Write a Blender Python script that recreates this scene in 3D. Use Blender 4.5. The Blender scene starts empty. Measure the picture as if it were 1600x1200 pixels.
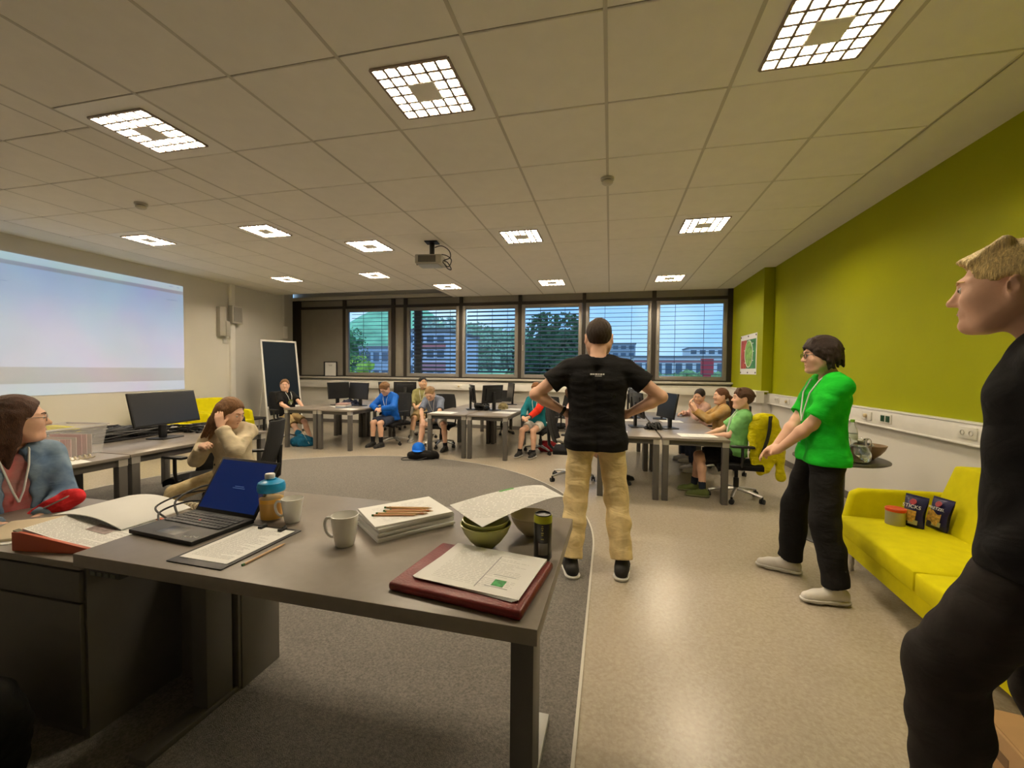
import bpy, bmesh, math, random
import numpy as np
from mathutils import Vector, Matrix
random.seed(7)
R_ = math.radians
scene = bpy.context.scene
COL = scene.collection
# ------------------------------------------------------------------ camera
CAM = Vector((0.0551, -2.2184, 1.46))
yaw_, pit_, rol_ = 0.228464, -0.033271, 0.0098654
cf = Vector((-math.sin(yaw_)*math.cos(pit_), math.cos(yaw_)*math.cos(pit_), math.sin(pit_)))
r0 = Vector((math.cos(yaw_), math.sin(yaw_), 0)); u0 = r0.cross(cf)
cr = r0*math.cos(rol_) + u0*math.sin(rol_); cu = -r0*math.sin(rol_) + u0*math.cos(rol_)
cd = bpy.data.cameras.new('camera'); cd.sensor_width = 36.0; cd.lens = 658.457/1600*36; cd.clip_start = 0.05; cd.clip_end = 600
cam = bpy.data.objects.new('camera', cd); COL.objects.link(cam)
cam.matrix_world = Matrix(((cr.x, cu.x, -cf.x, CAM.x), (cr.y, cu.y, -cf.y, CAM.y), (cr.z, cu.z, -cf.z, CAM.z), (0, 0, 0, 1)))
scene.camera = cam
# ------------------------------------------------------------------ sky, sun, exposure
world = bpy.data.worlds.new('world'); scene.world = world; world.use_nodes = True
wn = world.node_tree.nodes; wl = world.node_tree.links
bg = wn['Background']; tc = wn.new('ShaderNodeTexCoord'); nz = wn.new('ShaderNodeTexNoise'); cr_ = wn.new('ShaderNodeValToRGB')
nz.inputs['Scale'].default_value = 2.6; nz.inputs['Detail'].default_value = 5
cr_.color_ramp.elements[0].position = .42; cr_.color_ramp.elements[0].color = (.22, .44, .74, 1)
cr_.color_ramp.elements[1].position = .66; cr_.color_ramp.elements[1].color = (.50, .68, .86, 1)
wl.new(tc.outputs['Generated'], nz.inputs['Vector']); wl.new(nz.outputs['Fac'], cr_.inputs['Fac']); wl.new(cr_.outputs['Color'], bg.inputs['Color'])
bg.inputs["Strength"].default_value = 1.2
scene.view_settings.view_transform = 'Standard'; scene.view_settings.look = 'None'
scene.view_settings.gamma = 1; scene.view_settings.use_curve_mapping = False
scene.view_settings.exposure = 0.5
LAMP = 152.0                      # radiance of the ceiling luminaires
LAMP_COL = (1.0, .84, .61)
# ------------------------------------------------------------------ room numbers
CE = 3.276; MOD = 0.7636; XR = 2.785; XL = -8.08; YW = 7.80; YB = -4.6; TZ = .72
# ------------------------------------------------------------------ helpers
def tag(o, label=None, cat=None, group=None, kind=None):
    if label: o['label'] = label
    if cat: o['category'] = cat
    if group: o['group'] = group
    if kind: o['kind'] = kind
    return o
def empty(name, loc=(0, 0, 0), rz=0, label=None, cat=None, group=None):
    o = bpy.data.objects.new(name, None); COL.objects.link(o); o.location = loc; o.rotation_euler = (0, 0, rz)
    o.empty_display_size = .1
    return tag(o, label, cat, group)
def link(name, me, parent=None, loc=None, rot=None):
    o = bpy.data.objects.new(name, me); COL.objects.link(o)
    if parent is not None: o.parent = parent
    if loc is not None: o.location = loc
    if rot is not None: o.rotation_euler = rot
    return o
def copy_tree(o, parent=None):
    c = o.copy(); COL.objects.link(c); c.parent = parent
    for ch in list(o.children): copy_tree(ch, c)
    return c
def V(*a): return np.array(a, float)
class MB:
    def __init__(s): s.v = []; s.f = []; s.m = []; s.T = None
    def add(s, vs, fs, mi=0):
        n = len(s.v)
        if s.T is not None: vs = [tuple(s.T @ Vector(v)) for v in vs]
        s.v += [tuple(v) for v in vs]; s.f += [tuple(n+i for i in f) for f in fs]; s.m += [mi]*len(fs); return s
    def box(s, x0, x1, y0, y1, z0, z1, mi=0):
        return s.add([(x0, y0, z0), (x1, y0, z0), (x1, y1, z0), (x0, y1, z0), (x0, y0, z1), (x1, y0, z1), (x1, y1, z1), (x0, y1, z1)],
                     [(0, 3, 2, 1), (4, 5, 6, 7), (0, 1, 5, 4), (1, 2, 6, 5), (2, 3, 7, 6), (3, 0, 4, 7)], mi)
    def bar(s, a, b, w, h, mi=0, up=(0, 0, 1)):
        a = Vector(a); b = Vector(b); d = (b-a).normalized(); up = Vector(up)
        if abs(d.dot(up)) > .98: up = Vector((0, 1, 0))
        x = d.cross(up).normalized()*w/2; z = x.cross(d).normalized()*h/2
        return s.add([a-x-z, a+x-z, a+x+z, a-x+z, b-x-z, b+x-z, b+x+z, b-x+z],
                     [(0, 1, 2, 3), (7, 6, 5, 4), (0, 4, 5, 1), (1, 5, 6, 2), (2, 6, 7, 3), (3, 7, 4, 0)], mi)
    def cyl(s, a, b, ra, rb=None, n=14, mi=0, cap=True):
        rb = ra if rb is None else rb; a = Vector(a); b = Vector(b); d = (b-a).normalized()
        t = Vector((0, 0, 1)) if abs(d.z) < .9 else Vector((1, 0, 0)); x = d.cross(t).normalized(); y = d.cross(x)
        vs = []
        for c, r in ((a, ra), (b, rb)):
            for i in range(n):
                q = 2*math.pi*i/n; vs.append(c+x*math.cos(q)*r+y*math.sin(q)*r)
        fs = [(i, (i+1) % n, n+(i+1) % n, n+i) for i in range(n)]
        if cap: fs += [tuple(range(n-1, -1, -1)), tuple(range(n, 2*n))]
        return s.add(vs, fs, mi)
    def lathe(s, prof, n=24, c=(0, 0, 0), mi=0):
        vs = []; fs = []; k = len(prof)
        for i in range(n):
            q = 2*math.pi*i/n
            for r, z in prof: vs.append((c[0]+r*math.cos(q), c[1]+r*math.sin(q), c[2]+z))
        for i in range(n):
            j = (i+1) % n
            for p in range(k-1): fs.append((i*k+p, j*k+p, j*k+p+1, i*k+p+1))
        return s.add(vs, fs, mi)
    def tube(s, pts, r, n=6, mi=0, closed=False):
        pts = [Vector(p) for p in pts]; m = len(pts); vs = []; px = None
        for i, p in enumerate(pts):
            a = pts[i-1] if (i > 0 or closed) else p; b = pts[(i+1) % m] if (i < m-1 or closed) else p
            d = (b-a).normalized() if (b-a).length > 1e-9 else Vector((0, 0, 1))
            if px is None:
                t = Vector((0, 0, 1)) if abs(d.z) < .9 else Vector((1, 0, 0)); px = d.cross(t).normalized()
            px = (px-d*px.dot(d)).normalized(); py = d.cross(px); rr = r[i] if isinstance(r, (list, tuple)) else r
            for k in range(n):
                q = 2*math.pi*k/n; vs.append(p+px*math.cos(q)*rr+py*math.sin(q)*rr)
        fs = []
        for i in range(m if closed else m-1):
            j = (i+1) % m
            for k in range(n): fs.append((i*n+k, i*n+(k+1) % n, j*n+(k+1) % n, j*n+k))
        if not closed: fs += [tuple(range(n-1, -1, -1)), tuple(range((m-1)*n, m*n))]
        return s.add(vs, fs, mi)
    def ribbon(s, pts, w, side, t=.0012, mi=0):
        pts = [Vector(p) for p in pts]; side = Vector(side).normalized(); vs = []; fs = []
        for i, p in enumerate(pts):
            a = pts[max(0, i-1)]; b = pts[min(len(pts)-1, i+1)]; n = (b-a).cross(side).normalized()*t
            vs += [p-side*w/2-n, p+side*w/2-n, p+side*w/2+n, p-side*w/2+n]
        for i in range(len(pts)-1):
            for k in range(4): fs.append((i*4+k, i*4+(k+1) % 4, i*4+4+(k+1) % 4, i*4+4+k))
        k = (len(pts)-1)*4; fs += [(3, 2, 1, 0), (k, k+1, k+2, k+3)]
        return s.add(vs, fs, mi)
    def prism(s, poly, z0, z1, mi=0, ax='z'):
        n = len(poly); mp = {'z': lambda p, h: (p[0], p[1], h), 'y': lambda p, h: (p[0], h, p[1]), 'x': lambda p, h: (h, p[0], p[1])}[ax]
        vs = [mp(p, z0) for p in poly]+[mp(p, z1) for p in poly]
        fs = [tuple(range(n-1, -1, -1)), tuple(range(n, 2*n))]+[(i, (i+1) % n, n+(i+1) % n, n+i) for i in range(n)]
        return s.add(vs, fs, mi)
    def grid(s, nu, nv, fn, mi=0, thick=None):
        vs = [fn(i/nu, j/nv) for j in range(nv+1) for i in range(nu+1)]; w = nu+1
        fs = [(j*w+i, j*w+i+1, (j+1)*w+i+1, (j+1)*w+i) for j in range(nv) for i in range(nu)]
        if thick is not None:
            n = len(vs); t = Vector(thick); vs = vs+[tuple(Vector(v)-t) for v in vs]
            fs = fs+[tuple(n+i for i in reversed(f)) for f in fs]
            rim = [i for i in range(w)]+[j*w+nu for j in range(1, nv+1)]+[nv*w+i for i in range(nu-1, -1, -1)]+[j*w for j in range(nv-1, 0, -1)]
            m = len(rim); fs += [(rim[(k+1) % m], rim[k], n+rim[k], n+rim[(k+1) % m]) for k in range(m)]
        return s.add(vs, fs, mi)
    def mesh(s, name, mats, smooth=False, bevel=0, seg=2, sub=0):
        me = bpy.data.meshes.new(name); me.from_pydata([tuple(v) for v in s.v], [], s.f)
        mats = mats if isinstance(mats, (list, tuple)) else [mats]
        for m in mats: me.materials.append(m)
        me.polygons.foreach_set('material_index', s.m)
        bm = bmesh.new(); bm.from_mesh(me); bmesh.ops.recalc_face_normals(bm, faces=bm.faces)
        if bevel:
            es = [e for e in bm.edges if len(e.link_faces) == 2 and e.calc_face_angle(0) > .5]
            bmesh.ops.bevel(bm, geom=es, offset=bevel, segments=seg, profile=.5, affect='EDGES', clamp_overlap=True)
        if sub: bmesh.ops.subdivide_edges(bm, edges=bm.edges, cuts=sub, use_grid_fill=True)
        bm.to_mesh(me); bm.free()
        if smooth or bevel:
            me.polygons.foreach_set('use_smooth', [True]*len(me.polygons))
            try: me.set_sharp_from_angle(angle=R_(40))
            except Exception: pass
        me.update(); return me
    def build(s, name, mats, parent=None, loc=None, rot=None, smooth=False, bevel=0, seg=2, sub=0):
        return link(name, s.mesh(name, mats, smooth, bevel, seg, sub), parent, loc, rot)
def struct(o): o['kind'] = 'structure'; return o
# ------------------------------------------------------------------ materials
def lin(c):
    return tuple(((x/255)/12.92 if x/255 <= .04045 else ((x/255+.055)/1.055)**2.4) for x in c)+(1,)
MATS = {}
def mat(name, col, rough=.6, var=0, vscale=8, bump=0, bscale=60, metal=0, spec=.5, emit=None, estr=1, trans=0, ior=1.45, coat=0, col2=None, detail=3, aniso=None, alpha=None, wr=0, wscale=6):
    if name in MATS: return MATS[name]
    m = bpy.data.materials.new(name); m.use_nodes = True; MATS[name] = m
    nt = m.node_tree; b = nt.nodes['Principled BSDF']; N = nt.nodes.new; L = nt.links.new
    c = tuple(col)+((1,) if len(col) == 3 else ())
    b.inputs['Base Color'].default_value = c; b.inputs['Roughness'].default_value = rough; b.inputs['Metallic'].default_value = metal
    b.inputs['Specular IOR Level'].default_value = spec; b.inputs['IOR'].default_value = ior
    if trans: b.inputs['Transmission Weight'].default_value = trans
    if coat: b.inputs['Coat Weight'].default_value = coat
    if alpha is not None: b.inputs['Alpha'].default_value = alpha
    if emit: b.inputs['Emission Color'].default_value = tuple(emit)+(1,); b.inputs['Emission Strength'].default_value = estr
    if var or bump or col2 or wr:
        tcn = N('ShaderNodeTexCoord'); mp = N('ShaderNodeMapping'); L(tcn.outputs['Object'], mp.inputs['Vector'])
        if aniso: mp.inputs['Scale'].default_value = aniso
    if var or col2:
        n1 = N('ShaderNodeTexNoise'); n1.inputs['Scale'].default_value = vscale; n1.inputs['Detail'].default_value = detail
        L(mp.outputs['Vector'], n1.inputs['Vector']); rp = N('ShaderNodeValToRGB')
        rp.color_ramp.elements[0].position = .3; rp.color_ramp.elements[1].position = .7
        a = col2 if col2 else tuple(x*(1-var) for x in c[:3]); z = c[:3] if col2 else tuple(min(1, x*(1+var)) for x in c[:3])
        rp.color_ramp.elements[0].color = tuple(a)+(1,); rp.color_ramp.elements[1].color = tuple(z)+(1,)
        L(n1.outputs['Fac'], rp.inputs['Fac']); L(rp.outputs['Color'], b.inputs['Base Color'])
    if bump:
        n2 = N('ShaderNodeTexNoise'); n2.inputs['Scale'].default_value = bscale; n2.inputs['Detail'].default_value = 4
        L(mp.outputs['Vector'], n2.inputs['Vector']); bn = N('ShaderNodeBump'); bn.inputs['Strength'].default_value = bump; bn.inputs['Distance'].default_value = .02
        L(n2.outputs['Fac'], bn.inputs['Height']); L(bn.outputs['Normal'], b.inputs['Normal'])
        if wr:
            n4 = N('ShaderNodeTexNoise'); n4.inputs['Scale'].default_value = wscale; n4.inputs['Detail'].default_value = 2.5; n4.inputs['Distortion'].default_value = 1.4
            mp2 = N('ShaderNodeMapping'); mp2.inputs['Rotation'].default_value = (.5, .4, .3); mp2.inputs['Scale'].default_value = (1, 1, 2.2); L(tcn.outputs['Object'], mp2.inputs['Vector']); L(mp2.outputs['Vector'], n4.inputs['Vector'])
            b4 = N('ShaderNodeBump'); b4.inputs['Strength'].default_value = wr; b4.inputs['Distance'].default_value = .05; L(n4.outputs['Fac'], b4.inputs['Height']); L(b4.outputs['Normal'], bn.inputs['Normal'])
    return m
def sm(name, rgb, rough=.6, **k): return mat(name, lin(rgb)[:3], rough, **k)
def fabric(name, rgb, rough=.85, **k): return sm(name, rgb, rough, var=k.pop('var', .12), vscale=k.pop('vscale', 14), bump=k.pop('bump', .08), bscale=k.pop('bscale', 420), spec=.25, wr=k.pop('wr', .16), **k)
def print_mat(name, nlines=34, wscale=26, w=.21, h=.297, ink=(.12, .12, .13), paper=(.84, .84, .82), margin=.1, dens=.52):
    """white sheet with printed lines; object space, sheet centred on its own origin"""
    if name in MATS: return MATS[name]
    m = bpy.data.materials.new(name); m.use_nodes = True; MATS[name] = m; nt = m.node_tree; N = nt.nodes.new; L = nt.links.new
    b = nt.nodes['Principled BSDF']; b.inputs['Roughness'].default_value = .75
    t = N('ShaderNodeTexCoord'); sp = N('ShaderNodeSeparateXYZ'); L(t.outputs['Object'], sp.inputs[0])
    def M(op, a, c=None):
        q = N('ShaderNodeMath'); q.operation = op
        for i, x in enumerate((a, c)):
            if x is None: continue
            if isinstance(x, (int, float)): q.inputs[i].default_value = x
            else: L(x, q.inputs[i])
        return q.outputs[0]
    y = M('ADD', M('DIVIDE', sp.outputs['Y'], h), .5); x = M('ADD', M('DIVIDE', sp.outputs['X'], w), .5)
    ly = M('MULTIPLY', y, nlines); line = M('LESS_THAN', M('FRACT', ly), dens)
    cb = N('ShaderNodeCombineXYZ'); L(M('MULTIPLY', x, wscale), cb.inputs[0]); L(M('FLOOR', ly), cb.inputs[1])
    nn = N('ShaderNodeTexNoise'); nn.inputs['Scale'].default_value = 1.0; nn.inputs['Detail'].default_value = 1; L(cb.outputs[0], nn.inputs['Vector'])
    word = M('GREATER_THAN', nn.outputs['Fac'], .44)
    cb2 = N('ShaderNodeCombineXYZ'); L(M('FLOOR', ly), cb2.inputs[1]); n3 = N('ShaderNodeTexWhiteNoise'); n3.noise_dimensions = '3D'; L(cb2.outputs[0], n3.inputs['Vector'])
    ends = M('LESS_THAN', x, M('ADD', M('MULTIPLY', n3.outputs['Value'], .5), .6-margin*.5))
    inx = M('MULTIPLY', M('GREATER_THAN', x, margin), M('LESS_THAN', x, 1-margin)); iny = M('MULTIPLY', M('GREATER_THAN', y, margin*.8), M('LESS_THAN', y, 1-margin*.8))
    f = M('MULTIPLY', M('MULTIPLY', line, word), M('MULTIPLY', M('MULTIPLY', inx, iny), ends))
    mx = N('ShaderNodeMix'); mx.data_type = 'RGBA'; L(M('MULTIPLY', f, .42), mx.inputs['Factor']); mx.inputs['A'].default_value = paper+(1,); mx.inputs['B'].default_value = ink+(1,)
    L(mx.outputs['Result'], b.inputs['Base Color']); return m
M_WALL = mat('wall_paint', (.70, .68, .63), .85, var=.015, vscale=2, bump=.05, bscale=150)
M_WHITE = mat('white_lacquer', (.78, .77, .74), .45, var=.02)
M_TRIM = mat('white_pvc', (.84, .82, .77), .4, var=.02)
M_GREEN = mat('lime_wall_paint', (.335, .36, .004), .55, var=.03, vscale=1.5, bump=.04, bscale=120, spec=.14)
M_TILE = mat('mineral_fibre_tile', (.92, .885, .82), .95, var=.02, vscale=6, bump=.15, bscale=320, spec=.1)
M_TBAR = mat('ceiling_grid_bar', (.60, .56, .49), .5)
M_BLACKP = mat('black_plastic', (.012, .012, .013), .45, var=.1)
M_BLACKG = mat('black_gloss', (.008, .008, .009), .2)
M_DARK = mat('dark_plastic', (.03, .03, .032), .5)
M_DESK = mat("grey_laminate", (.24, .21, .18), .36, var=.04, vscale=30, spec=.45)
M_DESKE = mat('grey_laminate_edge', (.12, .11, .09), .5)
M_LEG = mat('grey_powder_coat', (.115, .108, .10), .45, metal=.2)
M_ALU = mat('brushed_aluminium', (.55, .54, .52), .35, metal=.85)
M_CHROME = mat('chrome', (.7, .7, .7), .15, metal=1)
M_PAPER = mat('white_paper', (.80, .80, .78), .8, var=.02)
M_SKIN = mat('skin_fair', (.74, .45, .32), .5, var=.06, vscale=12, bump=.03, bscale=200, spec=.35)
M_SKIN2 = mat('skin_tan', (.66, .40, .25), .5, var=.06, vscale=12, bump=.03, bscale=200, spec=.35)
# ================================================================== the room
def lino():
    m = bpy.data.materials.new('linoleum'); m.use_nodes = True; nt = m.node_tree; N = nt.nodes.new; L = nt.links.new; b = nt.nodes['Principled BSDF']
    t = N('ShaderNodeTexCoord'); v = N('ShaderNodeTexVoronoi'); v.inputs['Scale'].default_value = 85; n = N('ShaderNodeTexNoise'); n.inputs['Scale'].default_value = 45; n.inputs['Detail'].default_value = 5
    L(t.outputs['Object'], v.inputs['Vector']); L(t.outputs['Object'], n.inputs['Vector'])
    r1 = N('ShaderNodeValToRGB'); e = r1.color_ramp.elements; e[0].position = 0; e[0].color = (.36, .31, .24, 1); e[1].position = 1; e[1].color = (.48, .42, .335, 1)
    r2 = N('ShaderNodeValToRGB'); e = r2.color_ramp.elements; e[0].position = .35; e[0].color = (.35, .30, .235, 1); e[1].position = .68; e[1].color = (.47, .415, .335, 1)
    sp = N('ShaderNodeSeparateColor'); L(v.outputs['Color'], sp.inputs[0]); L(sp.outputs[0], r1.inputs['Fac']); L(n.outputs['Fac'], r2.inputs['Fac'])
    mx = N('ShaderNodeMix'); mx.data_type = 'RGBA'; mx.inputs['Factor'].default_value = .5; L(r1.outputs[0], mx.inputs['A']); L(r2.outputs[0], mx.inputs['B']); L(mx.outputs['Result'], b.inputs['Base Color'])
    b.inputs['Roughness'].default_value = .27; b.inputs['Specular IOR Level'].default_value = .42
    nb = N('ShaderNodeTexNoise'); nb.inputs['Scale'].default_value = 9; L(t.outputs['Object'], nb.inputs['Vector']); bn = N('ShaderNodeBump'); bn.inputs['Strength'].default_value = .04; bn.inputs['Distance'].default_value = .02
    L(nb.outputs['Fac'], bn.inputs['Height']); L(bn.outputs['Normal'], b.inputs['Normal']); return m
M_LINO = lino()
struct(MB().box(XL-.5, XR+.1, YB-.1, YW+.15, -.12, 0).build('floor', M_LINO))
# round inlaid carpet with straight side towards the camera
M_CARPET = mat('grey_blue_carpet', (.27, .25, .225), .95, col2=(.145, .136, .125), vscale=95, bump=.6, bscale=260, spec=.1, detail=6)
cx, cy, cR = -2.98, 1.25, 2.92
def stadium(R, n=96):
    p = [(cx+R*math.cos(math.pi*i/n), cy+R*math.sin(math.pi*i/n)) for i in range(n+1)]
    return p+[(cx-R, YB+.3), (cx+R, YB+.3)]
carpet = tag(MB().prism(stadium(cR), .0, .006).build('inlaid_carpet', M_CARPET), 'speckled grey carpet with rounded far end inlaid in the floor', 'carpet')
eb = MB(); o1 = stadium(cR+.012); o2 = stadium(cR-.002); n = len(o1)
eb.add([(x, y, .0075) for x, y in o1]+[(x, y, .0075) for x, y in o2]+[(x, y, .0) for x, y in o1]+[(x, y, .0) for x, y in o2],
       [(i, (i+1) % n, n+(i+1) % n, n+i) for i in range(n)]+[(2*n+i, 2*n+(i+1) % n, (i+1) % n, i) for i in range(n)])
eb.build('edge_strip', mat('carpet_edge_strip', (.6, .57, .5), .35), carpet)
# ---------------------------------------------------------------- ceiling: bars, tiles
YREC = 6.76; XREC = -3.68
M_CEIL = mat('ceiling_plaster', (.82, .79, .72), .9, var=.02, vscale=3)
ceil = struct(MB().box(XL-.5, XR+.1, YB-.1, YREC, CE+.012, CE+.10).box(XREC, XR+.1, YREC, YW+.15, CE+.012, CE+.10).build('ceiling', M_CEIL))
struct(MB().box(XL-.5, XREC, YREC, YW+.15, CE+.42, CE+.5).build('ceiling_recess', M_CEIL))
MB().box(XL-.5, XREC, YREC-.012, YREC, CE-.004, CE+.42).box(XREC-.012, XREC, YREC, YW, CE-.004, CE+.42).build('recess_edge', mat('recess_brown', (.03, .026, .02), .6), ceil)
STRIP0, STRIP1 = -5*MOD, -5*MOD-.28          # narrow infill strip in the grid
ML = .662; YL0 = .23                          # the field towards the projection wall has its own pitch
tile_me = {}
def tile(x0, x1, y0, y1):
    if y1-y0 < .04 or x1-x0 < .04: return
    g = .005; w, d = round(x1-x0, 3), round(y1-y0, 3)
    if (w, d) not in tile_me:
        tile_me[(w, d)] = MB().box(-w/2+g, w/2-g, -d/2+g, d/2-g, 0, .02).mesh('ceiling_tile', M_TILE, bevel=.005, seg=1)
    link('ceiling_tile', tile_me[(w, d)], ceil, ((x0+x1)/2, (y0+y1)/2, CE-.004))
lamps_r = {(i, j) for i in (1, -2, -5) for j in (0, 4, 8)}
lamps_l = {(0, 3), (3, 3), (0, 7), (3, 7), (3, -1)}
for j in range(-3, 11):
    y0, y1 = j*MOD, min((j+1)*MOD, YW)
    for i in range(-5, 3):
        if (i, j) in lamps_r: continue
        x0, x1 = i*MOD, (i+1)*MOD
        if x1 <= XREC+.05: tile(x0, x1, y0, min(y1, YREC-.015))
        else: tile(x0, x1, y0, y1)
for j in range(-4, 10):
    y0, y1 = YL0+j*ML, min(YL0+(j+1)*ML, YREC-.015)
    tile(STRIP1, STRIP0, y0, y1)
    for k in range(5):
        if (k, j) not in lamps_l: tile(STRIP1-(k+1)*ML, STRIP1-k*ML, y0, y1)
tb = MB()
for i in range(-5, 4): tb.box(i*MOD-.011, i*MOD+.011, YB, (YW if i*MOD > XREC else YREC-.015), CE-.006, CE+.012)
for k in range(0, 6): tb.box(STRIP1-k*ML-.007, STRIP1-k*ML+.007, YB, YREC-.015, CE-.005, CE+.012)
tb.build('grid_bars', M_TBAR, ceil)
gb = MB()
for j in range(-3, 11): gb.box(STRIP0 if j*MOD < YREC else XREC, 3*MOD, j*MOD-.006, j*MOD+.006, CE+.004, CE+.012)
for j in range(-4, 10): gb.box(STRIP1-5*ML, STRIP0, YL0+j*ML-.006, YL0+j*ML+.006, CE+.004, CE+.012)
gb.build('cross_bars', mat('ceiling_cross_bar', (.30, .27, .22), .7), ceil)
# plain plaster margins beside the grid
MB().box(3*MOD+.004, XR, YB, YW, CE-.006, CE+.012).box(XL-.45, STRIP1-5*ML-.004, YB, YREC-.015, CE-.006, CE+.012).build('plaster_margin', M_CEIL, ceil)
# ---------------------------------------------------------------- louvre luminaires
M_CELL = mat('luminaire_reflector_lit', (.9, .9, .85), .3, emit=LAMP_COL, estr=LAMP)
M_LOUV = mat('luminaire_louvre', (.30, .24, .20), .5)
M_LFRAME = mat('luminaire_frame', (.93, .90, .84), .5)
PS = .25; CP = 2*PS/6
cell_me = MB(); h = CP/2-.0075
cell_me.add([(-h, -h, 0), (h, -h, 0), (h, h, 0), (-h, h, 0), (-h*.7, -h*.7, .012), (h*.7, -h*.7, .012), (h*.7, h*.7, .012), (-h*.7, h*.7, .012)],
            [(0, 1, 5, 4), (1, 2, 6, 5), (2, 3, 7, 6), (3, 0, 4, 7), (4, 5, 6, 7)])
cell_me = cell_me.mesh('reflector_cell', M_CELL)
hf = MOD/2-.004; fr = MB()
fr.box(-hf, hf, -hf, -PS, -.004, .016).box(-hf, hf, PS, hf, -.004, .016).box(-hf, -PS, -PS, PS, -.004, .016).box(PS, hf, -PS, PS, -.004, .016)
fr = fr.mesh('light_frame', M_LFRAME)
lv = MB()
for k in range(7):
    q = -PS+k*CP
    lv.box(q-.0085, q+.0085, -PS, PS, -.014, .004); lv.box(-PS, PS, q-.0085, q+.0085, -.014, .004)
lv = lv.mesh('louvre_grid', M_LOUV)
cpl = MB().box(-CP-.004, CP+.004, -CP-.004, CP+.004, -.0165, .003).mesh('centre_plate', M_LFRAME)
proto = None
def make_lamp(x, y, label):
    global proto
    if proto is None:
        e = empty('ceiling_light', (x, y, CE)); proto = e
        link('light_frame', fr, e); link('louvre_grid', lv, e); link('centre_plate', cpl, e)
        for a in range(6):
            for b in range(6):
                if a in (2, 3) and b in (2, 3): continue
                link('reflector_cell', cell_me, e, (-PS+(a+.5)*CP, -PS+(b+.5)*CP, .001))
    else:
        e = copy_tree(proto); e.location = (x, y, CE)
    return tag(e, label, 'ceiling light', 'square louvred ceiling lights')
row = {0: 'nearest row', 4: 'middle row', 8: 'row by the windows'}; colm = {1: 'towards the green wall', -2: 'above the middle of the room', -5: 'towards the projection wall'}
for (i, j) in sorted(lamps_r):
    make_lamp((i+.5)*MOD, (j+.5)*MOD, 'square louvred ceiling light, %s, %s' % (row[j], colm[i]))
for (k, j), lb in {(0, 3): 'square louvred ceiling light in second row left of the projector', (3, 3): 'square louvred ceiling light nearest to the top corner of the projected picture',
                   (0, 7): 'square louvred ceiling light in window row left of the projector', (3, 7): 'square louvred ceiling light nearest to the easel corner', (3, -1): 'square louvred ceiling light cut off by the left picture edge'}.items():
    make_lamp(STRIP1-(k+.5)*ML, YL0+(j+.5)*ML, lb).scale = (ML/MOD, ML/MOD, 1)
# ---------------------------------------------------------------- walls
YP0 = 5.9; XP = 2.62       # pillar at the far end of the green wall
struct(MB().box(XR, XR+.1, YB-.1, YW, 1.0, CE+.02).build('wall_right', M_GREEN))
struct(MB().box(XR-.004, XR+.1, YB-.1, YW, 0, 1.0).build('wall_right_lower', M_WALL))
struct(MB().box(XP, XR-.002, YP0, YW, 1.08, CE+.01).build('wall_pillar', M_GREEN))
struct(MB().box(XP+.02, XR-.006, YP0, YW, 0, 1.08).build('wall_pillar_lower', M_WALL))
struct(MB().box(XL-.1, XL, YB-.1, 6.85, 0, CE+.02).box(XL-.5, XL, 6.85, 6.95, 0, CE+.45).box(XL-.5, XL-.42, 6.95, YW, 0, CE+.45).build('wall_left', M_WALL))
struct(MB().box(XL-.1, XR+.1, YB-.1, YB, 0, CE+.02).build('wall_back', M_WALL))
ZS = 1.25
struct(MB().box(XL-.5, XR+.1, YW, YW+.25, -.1, ZS-.02).box(XL-.5, XR+.1, YW+.12, YW+.25, CE+.0, CE+.5).build('wall_window', M_WALL))
M_BASE = mat('grey_baseboard', (.13, .12, .11), .6)
struct(MB().box(XR-.02, XR-.004, YB, YP0, 0, .085).build('baseboard_right', M_BASE))
struct(MB().box(XL, XL+.014, YB, 6.85, 0, .085).build('baseboard_left', M_BASE))
struct(MB().box(XL-.4, XP, YW-.02, YW, 0, .085).build('baseboard_window', M_BASE))
# cable trunking with sockets: right wall
tr = struct(MB().box(XR-.065, XR-.004, YB, YP0, .93, 1.09).box(XR-.072, XR-.004, YB, YP0, 1.085, 1.10).box(XR-.072, XR-.004, YB, YP0, .92, .935).build('trim_1', M_TRIM, bevel=.003))
struct(MB().box(XP-.10, XP+.03, YP0-.06, YW-.1, .93, 1.13).box(XP-.11, XR-.07, YP0-.07, YW-.1, 1.12, 1.14).build('trim_2', M_TRIM, bevel=.004))
def socket(x, y, z, ax, kind, label):
    """ax 'x': faces -x, 'y': faces -y"""
    e = empty('wall_socket', (x, y, z), 0 if ax == 'y' else -math.pi/2, label, 'socket')
    MB().box(-.085, .085, -.012, 0, -.045, .045).build('cover_plate', mat('socket_plate', (.78, .76, .70), .4), e, bevel=.003)
    for sx in (-.04, .04):
        if kind == 'schuko':
            MB().lathe([(.02, .0), (.02, .004), (.016, .004), (.016, -.004), (0, -.004)], 16).build('outlet', mat('socket_inner', (.55, .53, .48), .4), e, (sx, -.013, 0), (R_(90), 0, 0))
        elif kind == 'dark':
            MB().box(sx-.028, sx+.028, -.016, -.012, -.03, .03).box(sx-.012, sx+.012, -.018, -.014, -.016, .02).build('outlet', mat('green_outlet', (.02, .07, .03), .4), e)
        else:
            MB().lathe([(.022, 0), (.02, .02), (.012, .024), (0, .024)], 16).build('outlet', mat('cream_switch', (.62, .5, .3), .4), e, (sx*.0, -.013, 0), (R_(90), 0, 0)); break
    return e
SX = XR-.065
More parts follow.
